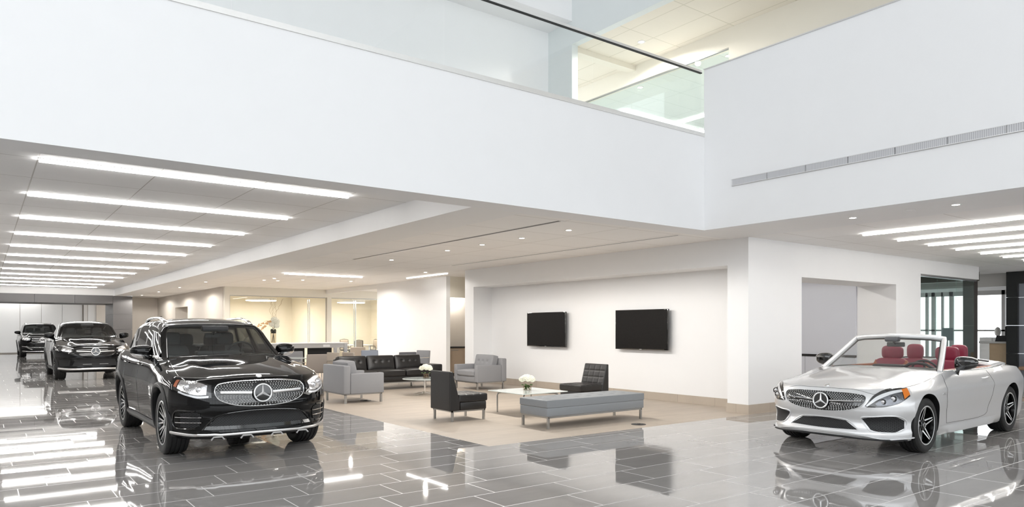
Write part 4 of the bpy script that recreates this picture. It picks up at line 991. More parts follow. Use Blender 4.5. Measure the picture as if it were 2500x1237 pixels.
# cockpit
b = MB(); b.rbox(-.69, .69, 1.50, 1.95, .62, .955, .07, 3); b.rbox(-.2, .2, 1.72, 1.92, .9, .985, .03, 2); b.build('dashboard', M['inter'], c.root)
b = MB(); b.tube([(.18, 1.80, .94), (.28, 1.78, 1.0), (.38, 1.77, 1.015), (.48, 1.78, 1.0), (.58, 1.80, .94)], (.03, .02), 8); b.build('instrument_hood', M['inter'], c.root)
c.steering(.37, 2.04, .885, .17)
c.seats((-.37, .37), 2.66, .48, 1.02, M['red'], M['red'], .25, .16, .20, .15); c.seatbase((-.37, .37), 2.68, .58, M['red'])
c.seats((-.30, .30), 3.30, .55, 1.0, M['red'], M['red'], .24, .14, .235, .115); c.seatbase((-.30, .30), 3.28, .62, M['red'])
for o in [o for o in c.root.children if o.name.startswith('seat_back')]:
    if o.data.materials: pass
for x in (-.37, .37):
    b = MB()
    for sg in (-1, 1): b.tube([(x+sg*.225, 2.60, .60), (x+sg*.235, 2.66, .85), (x+sg*.19, 2.73, .99)], (.03, .045), 8)
    b.build('seat_bolster', M['tan'], c.root)
b = MB()
for sg in (-1, 1): b.rbox(sg*.70-.03, sg*.70+.03, 1.60, 3.42, .62, .945, .02, 2)
b.build('door_lining', M['tan'], c.root)
b = MB(); b.rbox(-.04-.09, .13, 1.9, 3.2, .42, .66, .03, 2); b.build('centre_console', M['inter'], c.root)
# soft-top cover behind the seats
V = []; n = 20; m = 10
for i in range(n+1):
    for j in range(m+1):
        x = -.70+1.40*i/n; y = 3.40+.62*j/m; V.append(c.pt(x, max(y, 3.47), .0)+Vector((0, y-max(y, 3.47), .022+.018*math.sin(PI*j/m)+.012*(1-(x/.7)**2))))
b = MB(); b.add(V, [(i*(m+1)+j, (i+1)*(m+1)+j, (i+1)*(m+1)+j+1, i*(m+1)+j+1) for i in range(n) for j in range(m)]); o = b.build('roof_cover', M['silverpaint'], c.root)
sm = o.modifiers.new('solid', 'SOLIDIFY'); sm.thickness = .05; sm.offset = -1
b = MB(); b.tube([(-.66, 3.45, 1.0), (-.45, 3.43, 1.03), (0, 3.42, 1.04), (.45, 3.43, 1.03), (.66, 3.45, 1.0)], (.03, .012), 8); b.build('wind_deflector', M['inter'], c.root)
for sg in (-1, 1): c.path([(sg*.765, 1.46), (sg*.79, 2.2), (sg*.79, 3.0), (sg*.74, 3.7)], (.012, .006), M['chrome'], 'belt_trim', .004, side='T')
for sg in (-1, 1):
    V = []; n = 20; zs = (.165, .185, .24, .275)
    for i in range(n+1):
        y = 1.20+2.04*i/n
        for j, z in enumerate(zs): V.append(c.ps(sg, y, max(z, .19), (.0, .035, .02, .002)[j]*min(1, .05+5*min(i/n, 1-i/n)))+Vector((0, 0, min(0, z-.19))))
    b = MB(); b.add(V, [(i*4+j, (i+1)*4+j, (i+1)*4+j+1, i*4+j+1) for i in range(n) for j in range(3)]); b.build('side_skirt', M['silverpaint'], c.root, ang=50)
    tx = bpy.data.curves.new('fender_badge', 'FONT'); tx.body = 'AMG'; tx.size = .05; tx.extrude = .002; tx.align_x = 'CENTER'
    to = bpy.data.objects.new('fender_badge', tx); COL.objects.link(to); dgx = bpy.context.evaluated_depsgraph_get(); mex = bpy.data.meshes.new_from_object(to.evaluated_get(dgx)); bpy.data.objects.remove(to)
    mex.materials.append(M['chrome']); o = bpy.data.objects.new('fender_badge', mex); link(o, c.root); o.location = c.ps(sg, 1.24, .66, .004); o.rotation_euler = (PI/2, 0, PI/2*sg)
c.finish((8.135, 4.60, 0), -PI/2+math.radians(1.5))
# ---------------------------------------------------------------- lounge furniture (each faces +x in its own frame)
def legs(t, xs, ys, h, m, w_=.017, mb=True):
    for x in xs:
        for y in ys:
            s = MB(); s.rbox(x-w_, x+w_, y-w_, y+w_, 0, h, .002, 1); s.build('leg', m, t)
def slipper_chair(loc, rz, label):
    t = empty('slipper_chair', loc, rz, label, 'chair', 'black slipper chairs')
    legs(t, (-.30, .30), (-.27, .27), .165, M['steel'])
    s = MB(); s.box(-.32, .32, -.29, -.262, .150, .172); s.box(-.32, .32, .262, .29, .150, .172); s.box(-.32, -.295, -.29, .29, .150, .172); s.box(.295, .32, -.29, .29, .150, .172); s.build('base_frame', M['steel'], t, smooth=False)
    s = MB(); s.rbox(-.17, .33, -.305, .305, .172, .30, .012, 2); s.build('seat_base', M['leather'], t)
    s = MB(); cushion(s, -.20, .36, -.308, .308, .30, .425, .012, (), (4, 4), 32); s.build('seat', M['leather'], t, ang=60)
    s = MB()   # wedge back: upright rear face, sloping quilted front
    def wf(u, v, w):
        z = .172+.62*w; fr = -.175-.135*max(0, (z-.30)/.49) if z > .30 else -.175
        mk = min(1, max(0, (min(v, 1-v)-.02)/.06))*min(1, max(0, (min(w, 1.0001-w)-.02)/.05)) if z > .34 else 0
        d = .011*mk*max(math.exp(-((v*4-round(v*4))/.07)**2) if 0 < round(v*4) < 4 else 0, math.exp(-(((z-.30)/.1225-round((z-.30)/.1225))/.10)**2)) if u > .99 else 0
        return (-.362+(fr+.362)*(u+1)/2-d, -.305+.61*v, z)
    V, F, P = dbox(2, 40, 50, wf)
    s.add(V, F); s.build('backrest', M['leather'], t, ang=50, bevel=.012)
    return t
slipper_chair((6.24, 9.76, 0), 0, 'black leather slipper chair seen from behind, left of the square glass table')
slipper_chair((9.19, 9.97, 0), PI, 'black quilted slipper chair facing out, beside the television wall')
def armchair(loc, rz, label, m='fab', name='armchair', grp='light grey armchairs', sc_=1):
    t = empty(name, loc, rz, label, 'armchair', grp)
    legs(t, (-.38, .38), (-.46, .46), .18, M['steel'], .02)
    s = MB()
    for y in (-.46, .46): s.box(-.40, .40, y-.02, y+.02, .165, .185)
    for x in (-.38, .38): s.box(x-.02, x+.02, -.46, .46, .165, .185)
    s.build('base_frame', M['steel'], t, smooth=False)
    s = MB(); s.rbox(-.42, .40, -.40, .40, .185, .33, .015, 2); s.build('seat_base', M[m], t)
    for y in (-.455, .455):
        s = MB(); s.rbox(-.30, .42, y-.065, y+.065, .185, .59, .02, 3); s.build('armrest', M[m], t)
    s = MB(); s.rbox(-.45, -.30, -.52, .52, .185, .745, .025, 3); s.build('back_frame', M[m], t)
    s = MB(); cushion(s, -.22, .43, -.385, .385, .33, .46, .02, (), None, 16); s.build('seat_cushion', M[m], t, ang=60)
    # back cushion leaning
    Mx = Matrix.Translation((-.16, 0, .44)) @ Matrix.Rotation(-PI/2, 4, 'Z').inverted() @ Matrix.Rotation(-.22, 4, 'X')
    s = MB(); cushion(s, -.38, .38, -.10, .07, 0, .385, .02, [(-.5, .1), (0, .1), (.5, .1)], None, 28, 'F', M_=Mx); s.build('back_cushion', M[m], t, ang=60)
    return t
armchair((6.07, 13.47, 0), 0, 'light grey fabric armchair with its back to the black car, left of the round table')
armchair((9.83, 14.44, 0), PI, 'light grey fabric armchair with button-tufted back, right of the round table')
# sofa: faces -y
def sofa(loc):
    t = empty('sofa', loc, 0, 'long black leather three seat sofa with button-tufted cushions', 'sofa')
    X = 1.42
    for x in (-X+.35, X-.47):
        for y in (-.36, .36):
            s = MB(); s.rbox(x-.02, x+.02, y-.02, y+.02, 0, .17, .002, 1); s.build('leg', M['steel'], t)
    s = MB(); s.box(-X, X, -.40, -.36, .155, .18); s.box(-X, X, .36, .40, .155, .18); s.build('base_frame', M['steel'], t, smooth=False)
    s = MB(); s.rbox(-X, X, -.41, .29, .18, .32, .015, 2); s.build('seat_base', M['leather'], t)
    for sg in (-1, 1):
        s = MB(); s.rbox(sg*(X-.15)-.15, sg*(X-.15)+.15, -.42, .26, .18, .58, .03, 3); s.build('armrest', M['leather'], t)
    s = MB(); s.rbox(-1.14, 1.17, .28, .44, .18, .74, .03, 3); s.build('back_frame', M['leather'], t)
    for k in (-1, 0, 1):
        s = MB(); cushion(s, k*.755-.37, k*.755+.37, -.44, .28, .32, .46, .025, [(0, 0)], None, 20); s.build('seat_cushion', M['leather'], t, ang=60)
        Mx = Matrix.Translation((k*.755, .20, .43)) @ Matrix.Rotation(-.25, 4, 'X')
        s = MB(); cushion(s, -.365, .365, -.09, .07, 0, .375, .03, [(-.5, .15), (0, .15), (.5, .15)], None, 30, 'F', M_=Mx); s.build('back_cushion', M['leather'], t, ang=60)
sofa((7.90, 15.77, 0))
# bench
t = empty('bench', (7.62, 8.27, 0), 0, 'long grey vinyl bench on steel legs at the edge of the polished floor', 'bench')
legs(t, (-.98, .98), (-.30, .30), .17, M['steel'])
s = MB()
for y in (-.30, .30): s.box(-1.0, 1.0, y-.017, y+.017, .155, .18)
for x in (-.99, .99): s.box(x-.012, x+.012, -.30, .30, .155, .18)
s.build('base_frame', M['steel'], t, smooth=False)
s = MB(); s.rbox(-1.02, 1.03, -.325, .325, .18, .31, .012, 2); s.build('seat_base', M['vinyl'], t)
s = MB(); cushion(s, -1.03, 1.04, -.33, .33, .31, .42, .006, [(x/4-.0, y) for x in range(-3, 4) for y in (-.33, .33)], None, 56, rnd=.06); s.build('seat', M['vinyl'], t, ang=60)
# square glass coffee table
t = empty('coffee_table', (7.66, 9.76, 0), 0, 'low square glass coffee table with curved steel legs', 'table')
s = MB(); s.rbox(-.50, .50, -.50, .50, .372, .386, .004, 1); s.build('tabletop', M['tableglass'], t)
for sx in (-1, 1):
    for sy in (-1, 1):
        s = MB(); s.tube([(sx*.38, sy*.38, 0), (sx*.38, sy*.38, .30), (sx*.37, sy*.37, .335), (sx*.33, sy*.33, .35), (sx*.10, sy*.10, .352)], (.016, .012), 8); s.disc((sx*.33, sy*.33, .352), .02, .02, 12); s.build('leg', M['steel'], t)
# round side table
t = empty('round_table', (7.93, 13.83, 0), 0, 'low round glass table on a three-foot chrome pedestal', 'table')
s = MB(); s.lathe([(.0001, .348), (.49, .348), (.50, .354), (.49, .362), (.0001, .362)], 56); s.build('tabletop', M['tableglass'], t)
s = MB(); s.tube([(0, 0, .04), (0, 0, .348)], .022, 14); s.disc((0, 0, .338), .12, .01, 20); s.build('pedestal', M['chrome'], t)
for k in range(3):
    a = math.radians(212+120*k); s = MB(); s.tube([(0, 0, .06), (.10*math.cos(a), .10*math.sin(a), .03), (.42*math.cos(a), .42*math.sin(a), .008)], [.018, .014, .008], 8); s.build('foot', M['chrome'], t)
# bouquets
def bouquet(loc, r, hv, wv, label, sq=False, seed=1):
    random.seed(seed); t = empty('flower_vase', loc, 0, label, 'vase', 'bouquets on the low tables')
    s = MB()
    if sq: s.lathe([(.0001, .003), (wv, .003), (wv, hv), (wv-.004, hv), (wv-.004, .008), (.0001, .008)], 28)
    else: s.lathe([(.0001, .003), (wv, .003), (wv, hv), (wv-.004, hv), (wv-.004, .008), (.0001, .008)], 28)
    s.build('vase', M['vase'], t)
    s = MB()
    if not sq:
        for i in range(90): a = random.uniform(0, 2*PI); q = random.uniform(.0, wv-.012); s.sphere((q*math.cos(a), q*math.sin(a), .014+random.uniform(0, hv*.75)), .009, 6)
        s.build('gems', M['pebble'], t)
    else:
        for i in range(16):
            a = random.uniform(0, 2*PI); q = wv*.75; s.tube([(q*math.cos(a), q*math.sin(a), .012), (-q*.5*math.cos(a+1), -q*.5*math.sin(a+1), hv*1.1)], .004, 5)
        for i in range(10): a = random.uniform(0, 2*PI); s.sphere((wv*.5*math.cos(a), wv*.5*math.sin(a), hv*.8), .022, 6, 0, (1, .5, 1))
        s.build('stems', M['leaf'], t)
    for i in range(11):
        a = i*2.4; q = r*.62*math.sqrt(i/11); z = hv+r*.18+r*.75*(1-(q/r)**2)-.01
        s = MB(); c0 = Vector((q*math.cos(a), q*math.sin(a), z)); R = r*.36
        s.sphere(c0, R*.82, 12, 0, (1, 1, .9), .05)
        for k in range(34):
            th = math.acos(1-1.5*(k+.5)/34); ph = k*2.399; d = Vector((math.sin(th)*math.cos(ph), math.sin(th)*math.sin(ph), math.cos(th)))
            s.sphere(c0+d*R*.78, R*.30, 6, 0, (1, 1, .6), .12)
        s.build('blossom', M['flower'], t, ang=60)
    s = MB()
    for i in range(5): a = i*1.3; s.sphere((r*.5*math.cos(a), r*.5*math.sin(a), hv+.012), .026, 6, 0, (1, 1, .4))
    s.build('leaf', M['leaf'], t)
bouquet((7.96, 13.82, .362), .175, .11, .075, 'cream hydrangeas in a gem-filled glass vase on the round table', False, 2)
bouquet((7.70, 9.82, .386), .165, .085, .075, 'white hydrangeas in a clear glass bowl on the square table', True, 3)
# floor boxes
for x, y, lb in ((8.08, 7.53, 'round black floor outlet at the edge of the beige tiles near the bench'), (6.28, 13.36, 'round black floor outlet under the left grey armchair')):
    t = empty('floor_outlet', (x, y, 0), 0, lb, 'floor outlet', 'floor outlets')
    s = MB(); s.lathe([(.0001, .006), (.095, .006), (.112, .004), (.115, .0)], 32); s.build('cover', M['plastic'], t)
    s = MB(); s.lathe([(.03, .0065), (.034, .009), (.038, .0065)], 24); s.box(-.05, .05, -.004, .004, .006, .008); s.build('lid', M['gloss'], t)
# televisions on the wall
for y, lb in ((10.237, 'large black wall television on the right of the recessed wall'), (13.36, 'large black wall television on the left of the recessed wall')):
    t = empty('television', (11.18, y, 1.03), 0, lb, 'television', 'wall televisions')
    s = MB(); s.rbox(-.135, -.085, -.735, .735, 0, .842, .006, 2); s.build('bezel', M['gloss'], t)
    s = MB(); s.box(-.137, -.134, -.722, .722, .022, .83); s.build('screen', M['screen'], t, smooth=False)
    s = MB(); s.rbox(-.085, -.0, -.45, .45, .2, .65, .01, 1); s.build('wall_mount', M['gpanel'], t)
    s = MB(); s.box(-.139, -.135, -.03, .03, .006, .014); s.build('maker_badge', M['satin'], t, smooth=False)
# ---------------------------------------------------------------- high table and meeting chairs behind the sofa
t = empty('high_table', (6.6, 19.6, 0), 0, 'long white topped high table with metal frame and dark panels', 'table')
X0, X1 = -2.2, 1.88
s = MB(); s.rbox(X0, X1, -.40, .40, 1.045, 1.07, .004, 1); s.build('tabletop', M['whitelam'], t)
s = MB(); s.box(X0+.02, X1-.02, -.38, -.35, .93, 1.045); s.build('apron', M['lpanel'], t, smooth=False)
s = MB(); s.box(X1-.75, X1-.55, -.388, -.38, .955, 1.02); s.build('power_outlet', M['whitelam'], t, smooth=False)
for x in (X1-.12, X0):
    s = MB(); s.box(x, x+.10, -.39, -.33, 0, 1.045); s.box(x, x+.10, .33, .39, 0, 1.045); s.box(x, x+.10, -.33, .33, .99, 1.045); s.build('leg', M['satin'], t, smooth=False)
for x, x2 in ((X0+.2, -1.1), (-1.0, .2), (.43, .754), (.849, 1.562)):
    s = MB(); s.box(x, x2, .05, .10, .22, .93); s.build('modesty_panel', M['blackp'], t, smooth=False)
# tall flower arrangement
random.seed(11)
t = empty('tall_vase', (6.45, 19.6, 1.07), 0, 'tall glass vase of white blooms, orchids and curly twigs on the high table', 'vase')
s = MB(); s.lathe([(.0001, .003), (.075, .003), (.085, .36), (.081, .36), (.071, .01), (.0001, .01)], 24); s.build('vase', M['vase'], t)
s = MB()
for i in range(10): a = i*.7; s.tube([(.04*math.cos(a), .04*math.sin(a), .02), (-.03*math.cos(a), -.03*math.sin(a), .45)], .004, 5)
for i in range(14): a = i*.9; s.sphere((.05*math.cos(a), .05*math.sin(a), .30+.02*(i % 4)), .028, 6, 0, (1, .6, 1.3))
s.build('stems', M['stemdark'], t)
for (x, z, r) in ((.03, .64, .10), (.10, .60, .08), (-.05, .52, .075), (.09, .49, .085)):
    s = MB(); c0 = Vector((x, 0, z)); s.sphere(c0, r*.85, 12, 0, (1, 1, 1), .05)
    for k in range(40):
        th = math.acos(1-2*(k+.5)/40); ph = k*2.399; s.sphere(c0+Vector((math.sin(th)*math.cos(ph), math.sin(th)*math.sin(ph), math.cos(th)))*r*.8, r*.28, 6, 0, (1, 1, .7), .1)
    s.build('blossom', M['flower'], t, ang=60)
s = MB()
for br_ in ((-.42, .50, .62), (-.30, .40, .55)):
    P = [(-.05, 0, .58), (-.2, 0, br_[2]), (br_[0], 0, br_[1])]; s.tube(P, .004, 5)
    for i in range(18): q = i/18; s.sphere((-.08+(br_[0]+.05)*q+random.uniform(-.02, .02), random.uniform(-.03, .03), .60-(.62-br_[1])*q+random.uniform(-.03, .03)), .024, 6, 0, (1, .6, .8))
s.build('orchid_spray', M['orchid'], t)
s = MB()
for k in range(5):
    P = []; x, z = .02*k-.03, .6
    for i in range(14): x += random.uniform(-.045, .045)-.008*(k-2); z += .045; P.append((x, random.uniform(-.02, .02), z))
    s.tube(P, .0035, 5)
s.build('twigs', M['twig'], t)
def mchair(loc, rz, label, m, grp='meeting chairs behind the sofa', arms=True):
    t = empty('meeting_chair', loc, rz, label, 'chair', grp)     # faces +x
    s = MB(); s.rbox(-.22, .24, -.24, .24, .42, .49, .02, 2); s.build('seat', m, t)
    Mx = Matrix.Translation((-.24, 0, .40)) @ Matrix.Rotation(-.10, 4, 'Y')
    s = MB(); s.rbox(-.03, .03, -.25, .25, 0, .46, .02, 3, 0, Mx); s.build('backrest', m, t)
    for x in (-.20, .20):
        for y in (-.22, .22): s = MB(); s.tube([(x, y, 0), (x, y, .42)], .011, 8); s.build('leg', M['chrome'], t)
    if arms:
        for y in (-.27, .27): s = MB(); s.tube([(-.22, y, .66), (.16, y, .66), (.20, y, .62), (.20, y*.9, .43)], .012, 8); s.build('armrest', M['chrome'], t)
    return t
def at_d(px, d): l = (px-1250)/1726*d; return .8*l+.6*d, -.6*l+.8*d
x, y = at_d(763, 17.2); mchair((x, y, 0), PI/2, 'brown grey meeting chair with its back to the lounge, nearest the black car', M['fab2'])
x, y = at_d(790, 18.0); mchair((x, y, 0), PI+.2, 'light taupe meeting chair seen from the side, before the high table leg', M['fab3'])
x, y = at_d(726, 18.9); mchair((x, y, 0), -PI/2, 'grey meeting chair partly behind the wing mirror', M['fab'])
x, y = at_d(737, 18.2); t = empty('meeting_table', (x, y, 0), 0, 'round glass meeting table beside the black car windscreen', 'table', 'glass meeting tables')
s = MB(); s.lathe([(.0001, .715), (.42, .715), (.43, .722), (.42, .729), (.0001, .729)], 40); s.build('tabletop', M['tableglass'], t)
s = MB(); s.tube([(0, 0, .02), (0, 0, .715)], .03, 12); s.disc((0, 0, 0), .26, .02, 28); s.build('pedestal', M['chrome'], t)
x, y = at_d(869, 23.7); mchair((x, y, 0), PI/2-.2, 'taupe meeting chair beyond the end of the high table', M['fab3'])
x, y = at_d(911, 19.9); mchair((x, y, 0), -PI/2-.1, 'pale blue grey meeting chair before the curved white wall', M['fab4'])
x, y = at_d(873, 18.6); mchair((x, y, 0), .2, 'small grey meeting chair between the taupe and blue armchairs', M['fab3'])
x, y = at_d(983, 18.8); t2 = mchair((x, y, 0), PI/2, 'wide dark grey meeting chair behind the right sofa cushion', M['fab5'])
x, y = at_d(1017, 19.9); mchair((x, y, 0), PI+.3, 'light grey meeting chair beside the wide dark grey one', M['fab'])
x, y = at_d(917, 18.9); t = empty('meeting_table', (x, y, 0), 0, 'round glass meeting table behind the middle of the sofa', 'table', 'glass meeting tables')
s = MB(); s.lathe([(.0001, .715), (.38, .715), (.39, .722), (.38, .729), (.0001, .729)], 40); s.build('tabletop', M['tableglass'], t)
s = MB(); s.tube([(0, 0, .02), (0, 0, .715)], .03, 12); s.disc((0, 0, 0), .26, .02, 28); s.build('pedestal', M['chrome'], t)
# conference room contents
for k, (x0, x1, xp, hx) in enumerate(((7.5, 11.36, 10.55, 9.3), (11.54, 15.3, 12.55, 13.3))):
    t = empty('conference_glazing', (x0, 27.9, 0), 0, ['left', 'right'][k]+' conference room glass front with tall steel door pull', 'glass wall', 'conference room glass fronts')
    js = [x0+.03, x0+(xp-x0)*.5, xp, x1-.03]
    for a, b_ in zip(js[:-1], js[1:]): wb('glass_pane', [(a+.005, b_-.005, 27.9, 27.912, .02, 2.72)], M['glass'], t)
    wb('head_frame', [(x0, x1, 27.87, 27.94, 2.72, 2.75)], M['steel'], t)
    wb('side_frame', [(x0, x0+.03, 27.87, 27.94, 0, 2.72)], M['steel'], t); wb('side_frame', [(x1-.03, x1, 27.87, 27.94, 0, 2.72)], M['steel'], t)
    s = MB(); 
    for yo in (-.09, .08): s.tube([(xp-x0+.06, yo, .1), (xp-x0+.06, yo, 2.65)], .022, 10)
    for z in (.95, 2.5): s.tube([(xp-x0+.06, -.09, z), (xp-x0+.06, .08, z)], .012, 8)
    s.build('door_pull', M['chrome'], t)
    t = empty('disc_pendant', (hx, 29.8, 2.64), 0, ['left', 'right'][k]+' conference room glowing round disc ceiling lamp', 'lamp', 'round conference lamps')
    s = MB(); s.lathe([(.0001, .10), (.62, .10), (.62, .0), (.60, .0), (.60, .09)], 40); s.build('shade', M['whitelam'], t)
    s = MB(); s.disc((0, 0, -.01), .60, .015, 40); s.build('diffuser', M['pendant'], t)
    s = MB(); s.tube([(0, 0, .1), (0, 0, .23)], .01, 6); s.build('stem', M['steel'], t)
t = empty('conference_table', (13.3, 29.7, 0), 0, 'light conference table behind the right glass front', 'table')
s = MB(); s.rbox(-.9, .75, -.55, .55, .72, .75, .006, 1); s.build('tabletop', M['whitelam'], t)
for x in (-.8, .65): s = MB(); s.box(x-.03, x+.03, -.4, .4, 0, .72); s.build('leg', M['satin'], t, smooth=False)
def ochair(loc, rz, label):
    t = empty('office_chair', loc, rz, label, 'chair', 'mesh office chairs')
    s = MB(); s.rbox(-.22, .22, -.23, .23, .44, .50, .02, 2); s.build('seat', M['plastic'], t)
    s = MB(); P = [(-.24, -.22, .52), (-.28, -.20, .95), (-.28, 0, .98), (-.28, .20, .95), (-.24, .22, .52)]; s.tube(P, .014, 6); s.build('back_frame', M['plastic'], t)
    s = MB(); V = [(-.24-.04*j/6, -.21+.42*i/6, .54+.41*j/6) for i in range(7) for j in range(7)]; s.add(V, [(i*7+j, (i+1)*7+j, (i+1)*7+j+1, i*7+j+1) for i in range(6) for j in range(6)]); o = s.build('mesh_back', M['fab3'], t); sm = o.modifiers.new('solid', 'SOLIDIFY'); sm.thickness = .01
    for y in (-.26, .26): s = MB(); s.tube([(-.15, y, .48), (-.12, y, .66), (.12, y, .67)], .014, 6); s.build('armrest', M['plastic'], t)
    s = MB(); s.tube([(0, 0, .08), (0, 0, .44)], .025, 8)
    for k in range(5): a = 2*PI*k/5; s.tube([(0, 0, .10), (.28*math.cos(a), .28*math.sin(a), .05)], .018, 6); s.sphere((.28*math.cos(a), .28*math.sin(a), .03), .03, 8)
    s.build('star_base', M['satin'], t)
x, y = at_d(868, 30.9); ochair((x, y, 0), PI/2+.1, 'mesh back office chair right of the door pull behind glass')
x, y = at_d(904, 32.9); ochair((x, y, 0), PI, 'mesh office chair in profile at the right end of the conference table')
x, y = at_d(846, 33.2); ochair((x, y, 0), -PI/2, 'dark office chair half hidden behind the high table leg')
# alcove cabinet
t = empty('base_cabinet', (11.5, 18.58, 0), 0, 'light wood cabinet with dark worktop in the lit alcove', 'cabinet')
s = MB(); s.box(0, 2.4, .02, .46, .1, .87); s.build('body', M['wood2'], t, smooth=False)
s = MB(); s.box(0, 2.4, -.02, .48, .87, .91); s.build('worktop', M['blackp'], t, smooth=False)
s = MB(); s.box(0, 2.4, .06, .46, 0, .1); s.build('plinth', M['blackp'], t, smooth=False)
for k in range(4):
    s = MB(); s.box(.6*k+.004-.0, .6*k+.594, 0, .02, .11, .86); d = s.build('door', M['wood2'], t, smooth=False)
    s = MB(); s.box(.6*k+.08, .6*k+.34, -.02, 0, .80, .82); s.build('handle', M['steel'], d, smooth=False)
downlight(12.0, 18.85, 2.6, 'downlight hidden in the lit alcove above the wood cabinet', 'lounge downlights', True, .045, 35)
struct('trim_5', [(11.44, 14.5, 18.55, 19.1, 2.6, 2.7)], M['cream'])
struct('wall_splash', [(11.44, 14.5, 19.08, 19.1, .91, 2.6)], M['beige'])
downlight(13.6, 9.6, 3.055, 'added fill downlight in the small room behind the white wall opening', 'added opening downlights', True, .06, 90)  # lamp added to brighten the cool board in the opening
# niche: cool white board and low unit on the passage wall
t = empty('wall_unit', (15.96, 8.17, 0), 0, 'white low unit with black edged top under a cool white board in the wall opening', 'cabinet')
s = MB(); s.box(-.03, -.001, .01, 3.2, .865, 3.05); s.build('board', M['coolpanel'], t, smooth=False)
s = MB(); s.box(-.06, -.001, .01, 3.2, .81, .865); s.build('worktop', M['blackp'], t, smooth=False)
s = MB()
for k in range(5): s.box(-.045, -.001, .01+.62*k, .01+.62*k+.612, .02, .81)
s.build('door', M['coolpanel'], t, smooth=False)
# glazed office at the right
t = empty('office_glazing', (17.14, 7.4, 0), 0, 'clear glass office front in the white wall behind the convertible', 'glass wall')
js = [17.16, 18.25, 19.3, 20.38]
for a, b_ in zip(js[:-1], js[1:]): wb('glass_pane', [(a+.005, b_-.005, 7.40, 7.412, .02, 2.68)], M['oglass'], t)
wb('head_frame', [(17.14, 20.43, 7.36, 7.44, 2.68, 2.726)], M['satin'], t)
s = MB(); s.box(20.62, 20.88, 7.5, 7.75, 0, 2.95); tag(s.build('trim_6', M['bronze'], smooth=False), kind='structure')
struct('wall_office.001', [(16.2, 16.4, 8.17, 14, 0, 3.3), (16.2, 26.8, 12.4, 12.6, 2.75, 3.3), (16.2, 26.8, 12.4, 12.6, 0, .25)], M['greyw'])
struct('ceiling.011', [(16.2, 20.43, 7.5, 12.6, 2.95, 3.05)], M['tileceil2'])
s = MB()
for x in (16.5, 18.6, 20.7, 22.8, 24.9): s.box(x-.045, x+.045, 12.40, 12.55, .25, 2.75)
s.box(16.3, 26.8, 12.42, 12.52, 2.55, 2.75); s.box(16.3, 26.8, 12.42, 12.52, .85, .92)
tag(s.build('window_3', M['bronze'], smooth=False), kind='structure')
# inner glass room
t = empty('inner_glass_room', (18.4, 10.2, 0), 0, 'inner glass partition with black mullion seen through the office front', 'glass wall')
for a, b_ in ((17.0, 18.3), (18.3, 19.6), (19.6, 20.9)): wb('glass_pane', [(a+.01, b_-.01, 10.2, 10.212, 0, 2.6)], M['gglass'], t)
wb('mullion', [(19.55, 19.65, 10.16, 10.26, 0, 2.7)], M['bronze'], t); wb('head_frame', [(16.4, 20.9, 10.15, 10.27, 2.6, 2.75)], M['bronze'], t)
t = empty('office_desk', (20.2, 9.4, 0), 0, 'pale office desk behind the office glass', 'desk')
s = MB(); s.rbox(-.9, .7, -.35, .35, .72, .75, .005, 1); s.build('desktop', M['whitelam'], t)
for x in (-.85, .65): s = MB(); s.box(x-.02, x+.02, -.33, .33, 0, .72); s.build('leg', M['satin'], t, smooth=False)
x, y = at_d(2313, 19.2)
t = empty('monitor', (x, y, .75), .9, 'dark grey desktop monitor seen through the office glass', 'monitor')
s = MB(); s.rbox(-.02, .02, -.15, .15, .40, .74, .008, 1); s.build('screen', M['bluep'], t); s = MB(); s.tube([(0, 0, .01), (0, 0, .45)], .02, 8); s.disc((0, 0, 0), .12, .012, 20); s.build('stand', M['steel'], t)
x, y = at_d(2330, 18.6); ochair((x, y, 0), .6, 'office chair in front of the desk monitor behind the office glass')
# reception desk, window and black portal on the far right
struct('wall_reception', [(23.3, 23.55, 7.5, 12.4, 2.68, 3.055)], M['lpanel'])
struct('wall_right.001', [(27, 27.2, -8, 7.4, 0, 3.3), (27, 27.2, 12.0, 12.6, 0, 3.3), (27, 27.2, 7.4, 12.0, 2.75, 3.3), (27, 27.2, 7.4, 12.0, 0, .3)], Wm)
s = MB()
for y, h in ((7.45, .06), (8.95, .05), (9.86, .11), (10.52, .06), (10.81, .03), (11.1, .06), (11.32, .04), (11.95, .05)): s.box(27.0, 27.1, y-h, y+h, .3, 2.75)
s.box(27, 27.1, 7.4, 12.0, 2.6, 2.75); s.box(27, 27.1, 7.4, 12.0, 1.38, 1.44); tag(s.build('window_4', M['lpanel'], smooth=False), kind='structure')
struct('trim_8', [(22, 22.25, 7.95, 12.4, 2.80, 3.05)], M['bronze'])
struct('wall_front_unseen.001', [(9.49, 27, -8.2, -8, 0, .9), (9.49, 27, -8.2, -8, 2.2, 3.3)], Wm)  # unseen wall, added to cut daylight on the right-hand wall
t = empty('reception_desk', (23.4, 7.9, 0), 0, 'wood fronted reception desk with pale top beyond the dark post', 'desk')
s = MB(); s.box(-.05, .65, -.30, .46, 1.05, 1.10); s.build('counter_top', M['lpanel'], t, smooth=False)
s = MB(); s.box(0, .6, -.26, .20, 0, 1.05); s.build('front_panel', M['wood'], t, smooth=False); s = MB(); s.box(-.01, .6, .20, .42, 0, 1.05); s.build('side_panel', M['whitelam'], t, smooth=False)
x, y = at_d(2449, 20.6)
t = empty('desk_phone', (23.65, 7.86, 1.10), .2, 'black desk phone tilted on the reception counter', 'phone')
s = MB(); s.add([(-.14, -.16, 0), (.10, -.16, 0), (.10, .16, 0), (-.14, .16, 0), (.06, -.15, .17), (.10, -.15, .17), (.10, .15, .17), (.06, .15, .17)], [(3, 2, 1, 0), (4, 5, 6, 7), (0, 1, 5, 4), (1, 2, 6, 5), (2, 3, 7, 6), (3, 0, 4, 7)]); s.build('base', M['plastic'], t)
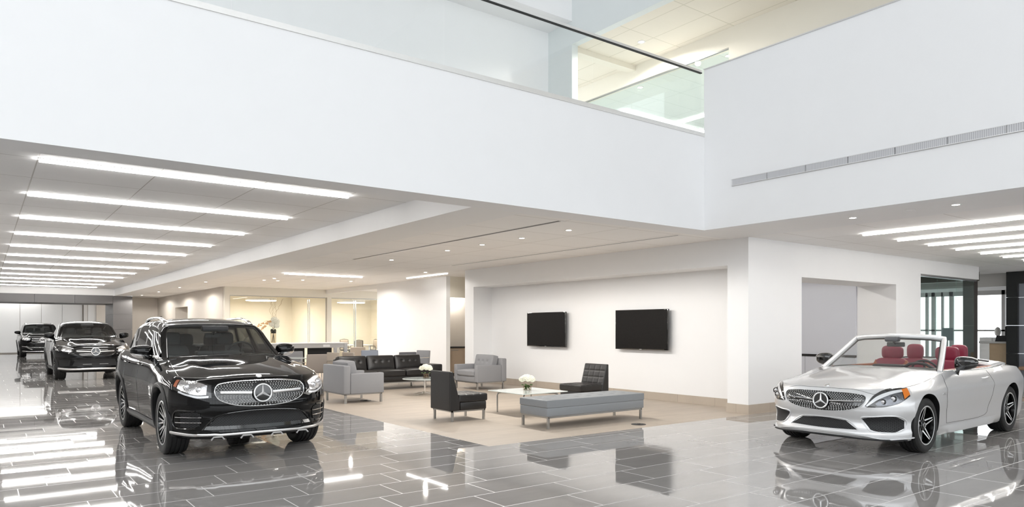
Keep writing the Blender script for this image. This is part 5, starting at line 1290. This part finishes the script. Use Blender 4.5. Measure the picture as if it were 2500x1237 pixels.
s = MB(); s.tube([(-.04, -.14, .08), (.0, -.17, .16), (.08, -.14, .19)], .022, 8); s.build('handset', M['blackp'], t)
t = empty('black_monitor', (23.88, 7.66, 1.10), .1, 'black screen standing behind the desk phone', 'monitor')
s = MB(); s.rbox(-.02, .02, -.2, .2, .06, .44, .008, 1); s.build('screen', M['screen'], t); s = MB(); s.tube([(0, 0, .01), (0, 0, .1)], .02, 8); s.disc((0, 0, 0), .1, .012, 20); s.build('stand', M['steel'], t)
t = empty('white_storage_box', (25.2, 8.55, 0), 0, 'white cabinet in front of the bright window behind reception', 'cabinet')
s = MB(); s.rbox(-.3, .3, -.35, .35, 0, 1.20, .01, 1); s.build('body', M['whitelam'], t); s = MB(); s.box(-.31, -.3, -.005, .005, .05, 1.18); s.build('door_gap', M['lpanel'], t, smooth=False)
random.seed(5); s = MB(); s.sphere((0, 0, .16), .15, 22, 0, (.8, .55, .95), .045); o = s.build('paper_bag', M['bag'], loc=(25.2, 8.5, 1.215)); tag(o, 'crumpled grey bag on the white cabinet before the bright window', 'bag')
s = MB()
for k in range(4): s.box(22.9, 23.1, 7.25, 7.52, k*.78+.003 if k else 0, min((k+1)*.78-.003, 3.05))
s.box(22.9, 23.1, 2.0, 7.25, 2.72, 3.05); tag(s.build('trim_7', M['blackp'], smooth=False), kind='structure')
s = MB()
for k in range(4): s.box(23.02, 23.1, 2.0, 7.25, k*.78+.003 if k else 0, min((k+1)*.78-.003, 2.72))
tag(s.build('wall_feature', M['bluep'], smooth=False), kind='structure')
t = empty('side_chair', (22.4, 6.75, 0), PI, 'small tan side chair by the blue grey wall at the right edge', 'chair')
s = MB(); s.rbox(-.25, .25, -.25, .25, .36, .46, .03, 2); s.build('seat', M['tanfab'], t); s = MB(); s.rbox(-.28, -.2, -.25, .25, .4, .8, .03, 2); s.build('backrest', M['tanfab'], t)
for x in (-.2, .2):
    for y in (-.2, .2): s = MB(); s.tube([(x, y, 0), (x, y, .38)], .015, 8); s.build('leg', M['gpanel'], t)
